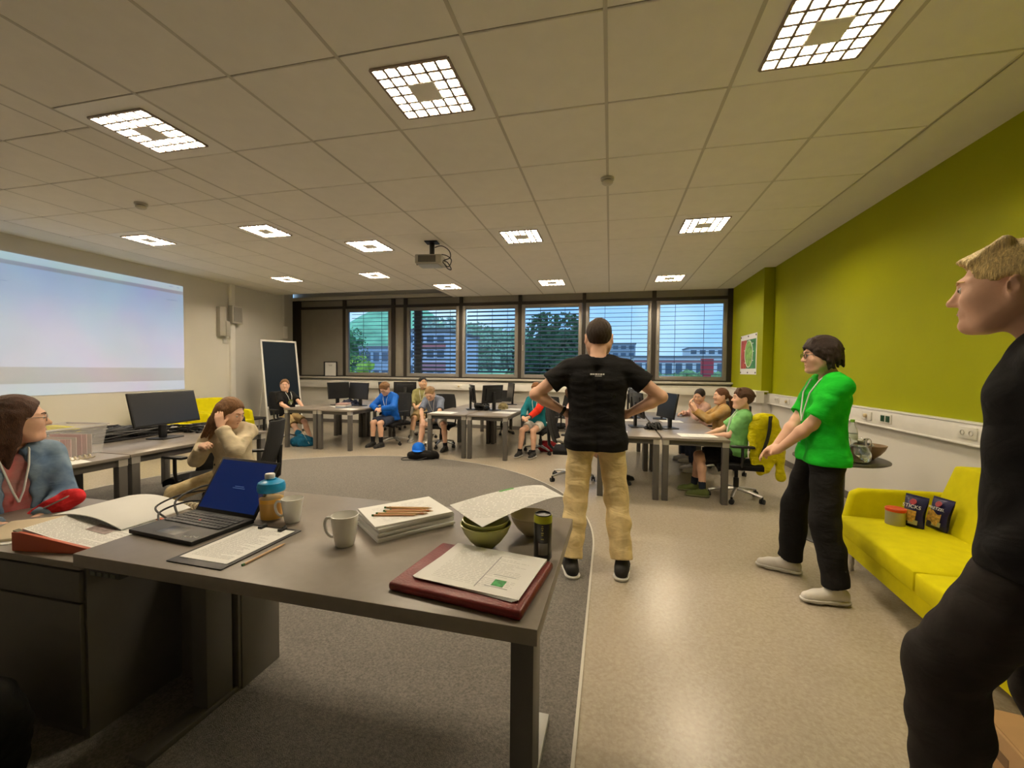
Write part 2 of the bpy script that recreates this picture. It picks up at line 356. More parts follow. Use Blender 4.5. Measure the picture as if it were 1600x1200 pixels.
for y, k, lb in ((5.45, 'schuko', 'white double socket in the trunking next to the pillar'), (5.05, 'knob', 'cream round outlet in the trunking between two sockets'), (4.62, 'dark', 'dark green double outlet in the trunking near the pillar'),
                 (2.98, 'knob', 'cream round outlet in the trunking behind the water bottle'), (2.66, 'dark', 'dark green double outlet in the trunking above the round table'), (1.68, 'schuko', 'white double socket in the trunking above the lime sofa')):
    socket(SX, y, 1.015, 'x', k, lb)
# window-side trunking and sill
struct(MB().box(XL-.4, XP-.1, YW-.13, YW, .95, 1.13).box(XL-.4, XP-.1, YW-.14, YW, 1.125, 1.145).build('trim_3', M_TRIM, bevel=.004))
struct(MB().box(XL-.42, XP, YW-.16, YW+.02, ZS-.055, ZS-.012).build('window_sill', mat('sill_stone', (.58, .56, .51), .4), bevel=.006))
socket(1.02, YW-.13, 1.04, 'y', 'dark', 'dark green double outlet under the window behind the leaning monitors')
socket(-3.6, YW-.13, 1.04, 'y', 'knob', 'small cream outlet under the window beside the seated boys')
socket(.62, YW-.13, 1.04, 'y', 'schuko', 'white double socket under the window beside the man in black')
# ================================================================== window wall
M_BROWN = mat('dark_brown_frame', (.028, .022, .016), .5)
M_GFRAME = mat('grey_aluminium_frame', (.27, .255, .235), .45, metal=.3)
M_PANEL = mat('grey_facade_panel', (.29, .27, .23), .6, var=.04, vscale=4)
M_GLASS = bpy.data.materials.new('window_glass'); M_GLASS.use_nodes = True
_n = M_GLASS.node_tree.nodes; _l = M_GLASS.node_tree.links; _n.clear()
_o = _n.new('ShaderNodeOutputMaterial'); _t = _n.new('ShaderNodeBsdfTransparent'); _t.inputs[0].default_value = (.90, .95, .98, 1); _g = _n.new('ShaderNodeBsdfGlossy'); _g.inputs['Roughness'].default_value = .02
_m = _n.new('ShaderNodeMixShader'); _f = _n.new('ShaderNodeFresnel'); _f.inputs['IOR'].default_value = 1.35
_l.new(_f.outputs[0], _m.inputs[0]); _l.new(_t.outputs[0], _m.inputs[1]); _l.new(_g.outputs[0], _m.inputs[2]); _l.new(_m.outputs[0], _o.inputs[0])
M_SLAT = mat('blind_slat', (.10, .10, .10), .45, metal=.4)

ZH, ZT0, ZT1, ZTOP = 3.04, 3.05, 3.115, CE+.08
posts = [(-8.54, -8.26), (-6.94, -6.85), (-5.51, -5.41), (-5.16, -5.07), (-3.64, -3.56), (-2.13, -2.05), (-.60, -.52), (.95, 1.04), (2.52, 2.665)]
wb = MB()
for a, b in posts: wb.box(a, b, YW-.02, YW+.12, ZS-.02, ZTOP)
wb.box(-8.46, 2.665, YW-.018, YW+.12, ZT0, ZT1).box(-8.46, 2.665, YW-.025, YW+.12, ZS-.03, ZS+.02).box(-8.46, XREC, YW-.02, YW+.12, CE+.0, CE+.1)
wf = struct(wb.build('window_frame', M_BROWN))
MB().box(XL-.42, XREC-.01, YW-.10, YW-.02, CE+.01, CE+.09).build('curtain_rail', mat('rail_cream', (.6, .57, .5), .5), wf)
edges = [(posts[i][1], posts[i+1][0]) for i in range(len(posts)-1)]
for a, b in edges: MB().box(a, b, YW+.03, YW+.06, ZT1, CE+.08).build('upper_panel', M_PANEL, wf)
for a, b in (edges[0], edges[2]): MB().box(a, b, YW+.02, YW+.05, ZS+.02, ZT0).build('solid_panel', M_PANEL, wf)
tilts = {1: 14, 3: 36, 4: 34, 5: 30, 6: 12, 7: 10}
wi = 0
for k, (a, b) in enumerate(edges):
    if k in (0, 2): continue
    wi += 1
    w = struct(MB().box(a+.005, a+.085, YW-.03, YW+.05, ZS+.02, ZH).box(b-.085, b-.005, YW-.03, YW+.05, ZS+.02, ZH)
               .box(a+.085, b-.085, YW-.03, YW+.05, ZS+.02, ZS+.105).box(a+.085, b-.085, YW-.03, YW+.05, ZH-.085, ZH).build('window_%d' % wi, M_GFRAME, bevel=.006))
    MB().box(a+.085, b-.085, YW+.005, YW+.011, ZS+.105, ZH-.085).build('pane', M_GLASS, w)
    hx = b-.045 if k in (1, 3, 6) else a+.045
    MB().cyl((hx, YW-.03, 2.05), (hx, YW-.055, 2.05), .012).box(hx-.011, hx+.011, YW-.07, YW-.05, 1.93, 2.06).build('window_handle', M_ALU, w)
    bl = empty('venetian_blind', ((a+b)/2, YW+.20, ZS), 0, ['venetian blind outside the window behind the framed card', 'venetian blind outside the window behind the two seated boys', 'venetian blind outside the window with the parked white car',
               'venetian blind outside the window with the big dark tree', 'venetian blind outside the window behind the standing man in black', 'venetian blind outside the window next to the green pillar'][wi-1], 'blind', 'venetian blinds outside the windows')
    hw = (b-a)/2-.06; t = R_(tilts[k]); sl = MB(); n = 5
    pf = [(-.04+.08*i/n, .007*math.sin(math.pi*i/n)) for i in range(n+1)]
    pf = [(y*math.cos(t)-z*math.sin(t), y*math.sin(t)+z*math.cos(t)) for y, z in pf]
    sl.prism(pf+[(y, z-.002) for y, z in reversed(pf)], -hw, hw, ax='x'); sl = sl.mesh('slat', M_SLAT)
    for q in range(18): link('slat', sl, bl, (0, 0, .06+q*.1005))
    for cxx in ((-.6, 0, .6) if k in (3, 4) else (-.45, .45)): MB().box(cxx*hw-.004, cxx*hw+.004, -.004, .004, -.02, 1.86).build('lift_cord', M_DARK, bl)
    MB().box(-hw, hw, -.045, .045, 1.80, 1.86).build('head_rail', M_SLAT, bl)
# grey roller shutter guide seen in the second sash
tag(MB().box(-5.0, -4.80, YW+.26, YW+.34, ZS-.1, 3.1).build('facade_pier', mat('facade_grey', (.10, .105, .12), .6)), 'narrow grey facade pier outside the window behind the two seated boys', 'pier')
# ================================================================== outside
def ico(mb, c, r, sub=2, jit=.25, mi=0, sc=(1, 1, 1)):
    bm = bmesh.new(); bmesh.ops.create_icosphere(bm, subdivisions=sub, radius=1)
    vs = [(c[0]+v.co.x*r*sc[0]*(1+random.uniform(-jit, jit)), c[1]+v.co.y*r*sc[1]*(1+random.uniform(-jit, jit)), c[2]+v.co.z*r*sc[2]*(1+random.uniform(-jit, jit))) for v in bm.verts]
    fs = [tuple(v.index for v in f.verts) for f in bm.faces]; bm.free(); mb.add(vs, fs, mi)
M_GRASS = mat('outdoor_grass', (.46, .62, .28), .9, var=.3, vscale=.6)
struct(MB().box(-160, 160, YW+.4, 300, -.6, -.3).build('ground_outside', mat('asphalt_outside', (.30, .31, .33), .9, var=.1, vscale=.3)))
tag(MB().box(-9, 60, 33, 35, -.3, .2).build('grass_verge', M_GRASS), 'pale green grass strip beyond the parked cars', 'grass', kind='stuff')
def foliage_mat(n, c): return mat(n, c, .8, var=.55, vscale=3.5, bump=.6, bscale=9, detail=6)
def tree(x, y, h, r, col, label, trunk=.25, zc=None, n=26, leaf=900):
    e = empty('tree', (x, y, -.3), 0, label, 'tree'); fm = foliage_mat('foliage_%d' % len(MATS), col)
    MB().cyl((0, 0, 0), (0, 0, h*.6), trunk, trunk*.6).build('trunk', mat('bark', (.05, .04, .03), .9), e)
    mb = MB(); zc = h*.6 if zc is None else zc
    for i in range(n):
        q = random.uniform(0, 6.28); rr = r*math.sqrt(random.random())*.75; z = random.uniform(-1, 1)
        ico(mb, (rr*math.cos(q), rr*math.sin(q), zc+z*(h-zc)*.7), r*random.uniform(.22, .38), 1, .3)
    for i in range(leaf):
        q = random.uniform(0, 6.28); z = random.uniform(-1, 1); rr = r*math.sqrt(max(.02, 1-z*z*.8))*random.uniform(.7, 1.08)
        p = Vector((rr*math.cos(q), rr*math.sin(q), zc+z*(h-zc)*.98)); s = r*random.uniform(.04, .09)
        d1 = Vector((random.gauss(0, 1), random.gauss(0, 1), random.gauss(0, 1))).normalized()*s; d2 = d1.orthogonal().normalized()*s*.6
        mb.add([p-d1, p-d2, p+d1, p+d2], [(0, 1, 2, 3)])
    mb.build('crown', fm, e); return e
def at(px, dist):   # ground point along the view ray through picture column px at a distance behind the glass
    u = (px-800)/658.457; d = cf+cr*u; t = (YW+dist-CAM.y)/d.y; return CAM.x+d.x*t, YW+dist
x, y = at(866, 9); tree(x, y, 4.3, 1.85, (.05, .13, .05), 'big dense dark green tree filling the fourth window', zc=1.7, n=46, leaf=2200)
x, y = at(556, 8); tree(x, y, 2.4, .9, (.42, .62, .08), 'yellow green bush at the lower left of the first window', zc=1.0, n=22)
x, y = at(549, 16); tree(x, y, 4.6, 1.1, (.08, .22, .08), 'dark slim tree behind the yellow green bush', n=26)
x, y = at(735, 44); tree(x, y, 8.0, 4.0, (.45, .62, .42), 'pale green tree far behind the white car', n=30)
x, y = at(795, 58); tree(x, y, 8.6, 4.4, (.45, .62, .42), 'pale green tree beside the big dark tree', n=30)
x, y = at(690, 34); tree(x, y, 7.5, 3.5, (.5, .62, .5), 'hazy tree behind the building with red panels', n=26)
hb = MB(); x, y = at(592, 60)
hb.grid(30, 8, lambda a, b: (x-34+60*a, y+b*30, -.3+(17*math.exp(-((a-.42)/.26)**2)+1.2)*math.sin(b*math.pi/2)**.6))
tag(hb.build('green_hill', mat('hill_meadow', (.36, .72, .40), .9, var=.3, vscale=.25), smooth=True), 'green wooded hill rising behind the first window', 'hill')
def building(px, dist, w, h, col, label, nw=(6, 3), band=None, dp=8, wc=(.12, .16, .22)):
    x, y = at(px, dist); e = empty('building', (x, y, -.3), 0, label, 'building')
    MB().box(-w/2, w/2, 0, dp, 0, h).build('facade', mat('render_%d' % len(MATS), col, .8, var=.05), e)
    MB().box(-w/2-.15, w/2+.15, -.15, dp, h, h+.25).build('roof', mat('roof_grey', (.25, .25, .26), .8), e)
    g = mat('far_window_glass_%d' % len(MATS), wc, .2)
    for i in range(nw[0]):
        for j in range(nw[1]):
            a = -w/2+(i+.18)*w/nw[0]; z = h*(j+.3)/nw[1]
            MB().box(a, a+w/nw[0]*.64, -.05, .02, z, z+h/nw[1]*.48).build('facade_window', g, e)
    if band:
        for z0, z1, a, b, c in band: MB().box(-w/2+a*w, -w/2+b*w, -.12, 0, z0, z1).build('coloured_panel', mat('panel_%d' % len(MATS), c, .6), e)
    return e
building(588, 30, 9, 3.9, (.50, .58, .68), 'blue grey building with window rows below the green hill', (9, 2))
building(664, 20, 3.4, 4.6, (.72, .77, .88), 'pale building with red panels behind the second window', (4, 4), [(3.3, 3.7, .25, 1, (.7, .22, .22)), (1.6, 2.3, .25, 1, (.66, .28, .32))])
building(967, 75, 6, 7, (.40, .44, .50), 'dark block in the distance right of the standing man', (4, 5))
building(990, 90, 9, 4, (.7, .73, .77), 'low pale block in the distance beside the dark block', (6, 2))
building(1068, 60, 15, 3.9, (.85, .87, .88), 'long low white hall with red stripe behind the last window', (10, 1), [(3.2, 3.5, 0, 1, (.55, .2, .2))])
building(1118, 80, 10, 6.4, (.76, .79, .82), 'pale grey block at the right end of the last window', (6, 4))
building(1045, 122, 12, 5.6, (.62, .67, .74), 'grey block far behind the low white hall', (8, 3))
building(938, 135, 8, 5.0, (.62, .66, .72), 'grey block far behind the head of the standing man', (5, 3))
def car(px, dist, col, label, rz=0, s=1):
    x, y = at(px, dist); e = empty('car', (x, y, -.3), rz, label, 'car'); e.scale = (s, s, s)
    cm = mat('car_paint_%d' % len(MATS), col, .25, coat=.6)
    body = [(-2.1, .35), (-2.15, .75), (-1.95, .9), (-1.0, 1.0), (-.45, 1.42), (.75, 1.46), (1.5, 1.02), (2.1, .9), (2.15, .4)]
    MB().prism(body, -.85, .85, ax='y').build('car_body', cm, e, bevel=.09, seg=2)
    MB().prism([(-.9, 1.02), (-.42, 1.36), (.7, 1.39), (1.3, 1.04)], -.87, .87, ax='y').build('side_window', mat('car_glass', (.03, .04, .05), .1), e)
    wm = MB().cyl((0, -.09, 0), (0, .09, 0), .32, n=18).mesh('wheel', M_BLACKP)
    for a in (-1.35, 1.35):
        for b in (-.8, .8): link('wheel', wm, e, (a, b, .32))
car(589, 11, (.72, .74, .78), 'white car parked behind the first window')
car(762, 5.6, (.74, .78, .84), 'white car parked behind the third window', .25)
car(1058, 17, (.20, .22, .24), 'dark grey car parked behind the last window', .1)
car(1033, 23.2, (.12, .13, .15), 'black car parked behind the left of the last window', .1)
car(1117, 20, (.10, .22, .5), 'blue car parked at the right of the last window', .1)
x, y = at(1104, 14); tag(MB().box(-.18, .18, -.1, .1, -.3, 2.15).box(-.3, .3, -.12, .12, 1.3, 2.15).build('red_sign', mat('sign_red', (.6, .05, .07), .5), loc=(x, y, 0)), 'red sign pillar between the cars outside the last window', 'sign')
hd = MB()
for i in range(150):
    q = i/150; ico(hd, (-9+q*24, 36.6+random.uniform(-.5, .5), .6+random.uniform(-.2, .35)), random.uniform(.5, .8), 1, .3)
tag(hd.build('hedge', foliage_mat('hedge_leaf', (.22, .36, .14))), 'clipped hedge beyond the car park', 'hedge', kind='stuff')
# ================================================================== furniture
def table(label, loc, w, d, h=TZ, rz=0, grp='grey computer tables'):
    """w along x, d along y, origin at the table's centre on the floor"""
    e = empty('computer_table', (loc[0], loc[1], 0), rz, label, 'table', grp)
    MB().box(-w/2, w/2, -d/2, d/2, h-.028, h).build('table_top', [M_DESK], e, bevel=.003)
    MB().box(-w/2+.05, w/2-.05, -d/2+.04, -d/2+.07, h-.085, h-.028).box(-w/2+.05, w/2-.05, d/2-.07, d/2-.04, h-.085, h-.028).box(-w/2+.03, -w/2+.06, -d/2+.05, d/2-.05, h-.085, h-.028).box(w/2-.06, w/2-.03, -d/2+.05, d/2-.05, h-.085, h-.028).build('frame', M_LEG, e)
    for sx in (-1, 1):
        for sy in (-1, 1):
            x = sx*(w/2-.04); y = sy*(d/2-.045); l = .033
            lg = MB().box(x-l, x+l, y-l, y+l, 0, h-.085).build('leg', M_LEG, e, bevel=.006)
            MB().box(x-l-.001, x+l+.001, y-l-.001, y+l+.001, h-.085, h-.028).build('leg_collar', mat('alu_collar', (.50, .48, .44), .4, metal=.3), lg)
    return e
# rows by the window: left, middle and right group
table('grey table by the window beside the boy in black, front left of its group', (-5.40, 5.06), .68, 1.5)
table('grey table by the window beside the boy in the blue jacket', (-4.70, 5.06), .68, 1.5)
table('grey table in the back row of the left window group', (-5.40, 6.60), .68, 1.5)
table('grey table in the back row of the left window group, right half', (-4.70, 6.60), .68, 1.5)
table('grey table beside the boy in the grey-blue shirt', (-2.57, 5.03), .68, 1.5)
table('grey table beside the boy in the teal and red top', (-1.87, 5.03), .68, 1.5)
table('grey table in the back row of the middle group, left half', (-2.57, 6.57), .68, 1.5)
table('grey table in the back row of the middle group, right half', (-1.87, 6.57), .68, 1.5)
table('grey table right behind the standing man in black', (.27, 3.50), .70, 1.5)
table('grey table in front of the boy in the light green shirt', (.99, 3.50), .70, 1.5)
table('grey table in the back of the right group, window side left', (.27, 5.03), .70, 1.5)
table('grey table in front of the girl in the tan sweater', (.99, 5.03), .70, 1.5)
table('grey table with the big black monitor, facing the girl in the beige sweater', (-4.22, 1.20), .74, 1.44)
table('grey table with the clear plastic box, behind the girl in denim', (-4.20, -.26), .74, 1.44)
table('grey table on the projection wall side, under the tangle of cables', (-4.98, 1.20), .74, 1.44)
table('grey table on the projection wall side, behind the clear plastic box', (-4.96, -.26), .74, 1.44)
# ---------------------------------------------------------------- swivel chairs
M_SEAT = fabric('black_upholstery', (24, 23, 24), bump=.1, wr=.05)
M_MESH = mat('black_mesh_back', (.012, .012, .012), .7, bump=.5, bscale=300)
def make_chair():
    e = empty('office_chair')
    MB().grid(10, 10, lambda a, b: ((a-.5)*.47, (b-.5)*.46, .455-.03*abs(2*a-1)**3-.035*max(0, b-.75)**2*16-.01*math.sin(math.pi*a)), thick=(0, 0, .055)).build('seat', M_SEAT, e, bevel=.008, smooth=True)
    MB().grid(10, 12, lambda a, b: ((a-.5)*(.46-.10*b**3), -.235-.10*b+.07*(2*a-1)**2-.05*math.sin(math.pi*b)*.4, .52+.46*b), thick=(0, .022, 0)).build('backrest', M_MESH, e, bevel=.006, smooth=True)
    MB().tube([(0, -.10, .41), (0, -.24, .40), (0, -.30, .46), (0, -.31, .62), (0, -.315, .74)], .022, 8).build('back_support', M_BLACKP, e, smooth=True)
    for s in (-1, 1):
        a = MB().tube([(s*.2, .0, .41), (s*.27, .0, .42), (s*.285, .0, .5), (s*.285, .0, .63)], .015, 8).build('armrest', M_BLACKP, e, smooth=True)
        MB().box(s*.285-.035, s*.285+.035, -.12, .12, .63, .655).build('arm_pad', M_BLACKP, a, bevel=.012)
    MB().cyl((0, 0, .10), (0, 0, .24), .03).cyl((0, 0, .24), (0, 0, .405), .02).box(-.09, .09, -.1, .1, .385, .41).build('gas_column', M_BLACKP, e)
    cm = None
    for k in range(5):
        q = 2*math.pi*k/5+.3; x, y = math.cos(q)*.29, math.sin(q)*.29
        MB().tube([(math.cos(q)*.02, math.sin(q)*.02, .115), (x*.6, y*.6, .10), (x, y, .075)], [.022, .019, .014], 6).build('base_arm', M_ALU, e, smooth=True)
        if cm is None: cm = MB().cyl((-.024, 0, .028), (-.006, 0, .028), .028, n=14).cyl((.006, 0, .028), (.024, 0, .028), .028, n=14).box(-.007, .007, -.012, .012, .028, .078).mesh('caster', M_BLACKP)
        link('caster', cm, e, (x, y, 0), (0, 0, q))
    return e
chair0 = make_chair(); chair_used = [False]
def chair(x, y, rz, label):
    e = chair0 if not chair_used[0] else copy_tree(chair0)
    chair_used[0] = True; e.location = (x, y, 0); e.rotation_euler = (0, 0, rz)
    return tag(e, label, 'chair', 'black swivel chairs')
# ---------------------------------------------------------------- monitors
M_SCREEN = mat('dark_screen', (.012, .012, .013), .28)
def monitor(x, y, rz, label, w=.53, h=.32, z=TZ, lift=.13, tilt=6, parent_tag=True, sticker=False, roll=0):
    e = empty('monitor', (x, y, z), rz, label, 'monitor')
    MB().box(-.12, .12, -.10, .10, 0, .012).build('foot', M_BLACKP, e, bevel=.004)
    MB().box(-.035, .035, .012, .045, .01, lift+h*.62).build('stand_neck', M_BLACKP, e, bevel=.006)
    T = Matrix.Translation((0, 0, lift+h/2)) @ Matrix.Rotation(R_(roll), 4, 'Y') @ Matrix.Rotation(R_(-tilt), 4, 'X')
    p = MB(); p.T = T; p.box(-w/2, w/2, -.022, .0, -h/2, h/2).box(-w*.36, w*.36, 0, .022, -h*.34, h*.34); p = p.build('housing', M_BLACKP, e, bevel=.004)
    q = MB(); q.T = T; q.box(-w/2+.012, w/2-.012, -.0235, -.021, -h/2+.018, h/2-.012).build('screen', M_SCREEN, e)
    if sticker:
        t = MB(); t.T = T; t.box(w*.30, w*.42, .0, .003, h*.34, h*.46).build('sticker', M_PAPER, e)
    return e
# rz: the screen faces local -y
monitor(-4.42, 1.20, R_(97), 'wide black monitor in front of the projection wall, screen towards the room', .74, .34, lift=.14, tilt=13)
monitor(-3.92, -.16, R_(168), 'black monitor standing edge-on behind the girl in denim', .56, .36, lift=.12, tilt=3)
monitor(-4.75, -.55, R_(60), 'black monitor with a white sticker cut off by the left picture edge', .55, .34, lift=.20, sticker=True)
monitor(-5.27, 5.25, R_(75), 'black monitor with a white sticker behind the boy in black', .52, .33, sticker=True)
monitor(-4.78, 5.22, R_(-15), 'black monitor with bare back on the left group, beside the blue jacket', .52, .33)
monitor(-4.92, 6.35, R_(100), 'black monitor in the back row of the left group, with sticker', .50, .32, sticker=True)
monitor(-4.45, 6.5, R_(-150), 'black monitor behind the head of the boy in the blue jacket', .50, .32)
monitor(-2.42, 5.18, R_(118), 'black monitor on the middle group, left of the tangled cable', .52, .33, sticker=True)
monitor(-2.02, 5.18, R_(-118), 'black monitor on the middle group, right of the tangled cable', .52, .33)
monitor(-2.0, 6.55, R_(-60), 'black monitor in the back row of the middle group', .44, .33)
monitor(.42, 3.62, R_(100), 'black monitor just right of the standing man, nearest of its row', .50, .33)
monitor(.80, 3.60, R_(-72), 'black monitor leaning back in front of the boy in light green', .50, .33, tilt=10)
monitor(.42, 4.75, R_(98), 'black monitor edge-on behind the elbow of the standing man', .50, .33)
monitor(.82, 4.70, R_(-96), 'black monitor in front of the girl in the tan sweater', .50, .33)
monitor(.40, 5.5, R_(90), 'black monitor farthest back on the right group', .50, .33)
# ---------------------------------------------------------------- teacher desk (height adjustable)
DZ = .82
dk = empty('height_adjustable_desk', (-.905, -.79, 0), R_(-1.2), 'grey height-adjustable desk in the foreground with laptop, mugs and papers', 'desk')
MB().box(-.805, .805, -.405, .405, DZ-.044, DZ).build('desk_top', M_DESK, dk, bevel=.003)
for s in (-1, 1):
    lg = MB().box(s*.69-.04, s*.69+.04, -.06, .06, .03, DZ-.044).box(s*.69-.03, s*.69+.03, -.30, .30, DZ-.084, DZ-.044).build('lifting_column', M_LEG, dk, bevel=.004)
    MB().box(s*.69-.042, s*.69+.042, -.30, .29, 0, .03).build('foot', mat('light_grey_foot', (.50, .50, .48), .35, metal=.3) if s > 0 else M_LEG, lg, bevel=.004)  # feet are alike; shade is put into the left one's darker colour
MB().box(-.7, .7, .02, .06, DZ-.085, DZ-.044).build('cross_beam', M_LEG, dk)
hs = MB().box(-.74, -.60, -.40, -.33, DZ-.070, DZ-.046).build('control_handset', M_DARK, dk, bevel=.006)
for k in range(4): MB().box(-.725+k*.03, -.705+k*.03, -.403, -.399, DZ-.064, DZ-.052).build('button', mat('button_grey', (.12, .13, .10), .5), hs)
# pedestal under the desk and side cabinet
M_CAB = mat('grey_cabinet', (.135, .125, .11), .5, var=.04)
pd = empty('pc_pedestal', (-1.54, -.58, 0), 0, 'grey pedestal cabinet standing under the foreground desk', 'cabinet')
MB().box(-.33, .0, -.10, .12, 0, .70).build('body', M_CAB, pd, bevel=.003)
MB().box(-.325, -.005, -.115, -.10, .02, .69).build('door', M_CAB, pd, bevel=.003)
sc = empty('side_cabinet', (-2.40, -.78, 0), 0, 'low grey drawer cabinet left of the foreground desk, open binder on top', 'cabinet')
MB().box(-.60, .53, -.29, .30, TZ-.028, TZ).build('cabinet_top', M_DESK, sc, bevel=.003)
MB().box(-.58, .50, -.25, .28, .0, TZ-.028).build('body', M_CAB, sc)
d1 = MB().box(-.57, .49, -.268, -.25, TZ-.17, TZ-.05).build('drawer', M_CAB, sc, bevel=.003)
MB().box(-.57, .49, -.268, -.25, .05, TZ-.178).build('door', M_CAB, sc, bevel=.003)
# ---------------------------------------------------------------- lime sofas
M_LIME = fabric('lime_upholstery', (222, 212, 6), bump=.12, bscale=420, var=.05, wr=.05)
def cushion(mb, x0, x1, y0, y1, z0, z1, crown=.02, n=10):
    def f(a, b):
        e = (1-abs(2*a-1)**4)*(1-abs(2*b-1)**4); return (x0+(x1-x0)*a, y0+(y1-y0)*b, z1-crown+crown*e)
    mb.grid(n, n, f, thick=(0, 0, z1-z0-crown))
def sofa(loc, rz, L, label, nseat=2, right_arm=True, D=.78):
    """local: x along the sofa, back at +y, seat front at -y"""
    e = empty('sofa', loc, rz, label, 'sofa'); h = L/2; sw = (L-.16)/nseat
    MB().box(-h+.02, h-.02, -D/2+.03, D/2-.05, .16, .30).build('base', M_LIME, e, bevel=.012)
    for i in range(nseat):
        a = -h+.08+i*sw; c = MB(); cushion(c, a+.004, a+sw-.004, -D/2, D/2-.20, .28, .43, .03); c.build('seat_cushion', M_LIME, e, bevel=.018, smooth=True)
        b = MB()
        def bk(u, v, a=a):
            d = .016*math.exp(-(((u-.5)/.10)**2+((v-.55)/.16)**2)); tp = .02*(1-abs(2*u-1)**6)
            return (a+sw*(.02+.96*u)*1.0, D/2-.24+.14*v+d-.012*(1-abs(2*u-1)**4), .40+.42*v+(tp if v > .9 else 0))
        b.grid(16, 14, bk, thick=(0, -.13, .0)); bk_o = b.build('back_cushion', M_LIME, e, bevel=.012, smooth=True)
        MB().lathe([(0, .006), (.012, .004), (.014, 0)], 10).build('tuft_button', M_LIME, bk_o, (a+sw/2, D/2-.24+.077+.01, .40+.42*.55), (R_(75), 0, 0))
    for s in ((-1, 1) if right_arm else (-1,)):
        poly = [(-D/2+.02, .18), (D/2-.02, .18), (D/2+.06, .62), (-D/2+.16, .60), (-D/2+.10, .57)]
        MB().prism(poly, s*h-s*.08 if s > 0 else -h, s*h if s > 0 else -h+.08, ax='x').build('arm', M_LIME, e, bevel=.025, seg=3, smooth=True)
    for sx in (-h+.1, h-.1):
        for sy in (-D/2+.1, D/2-.12): MB().cyl((sx, sy, 0), (sx, sy, .16), .018).build('leg', M_CHROME, e)
    return e
# local -y must face -x (room): rotate by -90deg so local +y -> +x ; local x -> -y
so = sofa((2.05, .42, 0), R_(-94), 2.05, 'lime green two-seat sofa against the green wall with snack bags on it')
sofa((-7.45, 4.62, 0), R_(90), .84, 'lime green armchair under the projection, nearest to the easel', 1, D=.84)
sofa((-7.45, 3.72, 0), R_(90), .84, 'lime green armchair under the projection, hidden by the wide monitor', 1, D=.84)
sofa((-7.5, 1.75, 0), R_(90), .84, 'lime green armchair peeping out behind the clear plastic box', 1, D=.84)
# low dark table beside the armchair
lt = empty('low_table', (-7.62, 5.35, 0), 0, 'low dark table in front of the wall beside the easel', 'table')
MB().box(-.3, .3, -.26, .26, .33, .37).build('table_top', M_DARK, lt, bevel=.004)
for a in (-.26, .26):
    for b in (-.22, .22): MB().box(a-.02, a+.02, b-.02, b+.02, 0, .33).build('leg', M_DARK, lt)
# ---------------------------------------------------------------- round bistro table
rt = empty('bistro_table', (2.03, 2.02, 0), 0, 'round dark bistro table with water jug behind the teen in green', 'table')
M_RT = mat('dark_stone_top', (.06, .055, .05), .35, var=.15, vscale=40)
MB().lathe([(0, .70), (.33, .70), (.345, .708), (.345, .718), (.335, .724), (0, .724)], 48).build('table_top', M_RT, rt, smooth=True)
MB().cyl((0, 0, .02), (0, 0, .70), .045, n=20).build('column', mat('dark_steel', (.07, .068, .065), .4, metal=.5), rt, smooth=True)
MB().lathe([(0, 0), (.30, 0), (.305, .008), (.29, .018), (.06, .028), (0, .028)], 40).build('base_plate', MATS['dark_steel'], rt, smooth=True)
# ---------------------------------------------------------------- easel / flip chart board
ez = empty('display_board', (-6.95, 5.76, 0), R_(68), 'dark blue display board with white frame on a wheeled easel in the corner', 'easel')
T = Matrix.Rotation(R_(-9), 4, 'X')
def tb_(nm, m, *bs, **k):
    q = MB(); q.T = T
    for b in bs: q.box(*b)
    return q.build(nm, m, ez, **k)
mb_ = bpy.data.materials.new('chalkboard_blue'); mb_.use_nodes = True
nb_ = mb_.node_tree.nodes['Principled BSDF']; nb_.inputs['Base Color'].default_value = (.006, .013, .024, 1); nb_.inputs['Roughness'].default_value = .38; nb_.inputs['Specular IOR Level'].default_value = .12
tb_('board', mb_, (-.36, .36, .0, .012, .62, 2.06))
tb_('white_frame', M_WHITE, (-.395, -.36, -.012, .02, .06, 2.10), (.36, .395, -.012, .02, .60, 2.10), (-.395, .395, -.012, .02, 2.06, 2.10), (-.395, .395, -.012, .02, .58, .62), bevel=.003)
MB().tube([(-.33, .27, 1.55), (-.33, .42, .8), (-.33, .58, .05)], .012, 6).tube([(.33, .27, 1.55), (.33, .42, .8), (.33, .58, .05)], .012, 6).tube([(.378, .10, .6), (.378, .02, .06)], .013, 6).build('rear_strut', M_WHITE, ez, smooth=True)
for x, y in ((-.378, .0), (.378, .01), (-.33, .58), (.33, .58)): MB().cyl((x-.012, y, .028), (x+.012, y, .028), .028).build('caster', M_DARK, ez)
# ---------------------------------------------------------------- projected picture on the left wall
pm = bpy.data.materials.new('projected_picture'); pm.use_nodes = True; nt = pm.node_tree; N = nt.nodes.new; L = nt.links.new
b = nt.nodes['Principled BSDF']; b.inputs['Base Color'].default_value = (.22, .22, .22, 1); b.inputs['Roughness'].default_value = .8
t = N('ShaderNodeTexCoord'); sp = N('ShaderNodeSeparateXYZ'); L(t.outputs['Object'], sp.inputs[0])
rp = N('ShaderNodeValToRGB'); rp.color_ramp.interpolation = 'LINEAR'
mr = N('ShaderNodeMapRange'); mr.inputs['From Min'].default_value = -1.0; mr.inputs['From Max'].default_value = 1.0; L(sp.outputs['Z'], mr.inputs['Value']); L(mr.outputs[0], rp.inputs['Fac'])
els = [(0, (.52, .57, .66)), (.085, (.54, .58, .67)), (.09, (.40, .39, .40)), (.205, (.42, .41, .42)), (.21, (.56, .58, .70)), (.45, (.50, .56, .72)), (.75, (.30, .44, .68)), (.915, (.30, .42, .68)), (.92, (.26, .28, .40)), (.945, (.28, .31, .44)), (.95, (.45, .60, .70)), (1, (.48, .62, .74))]
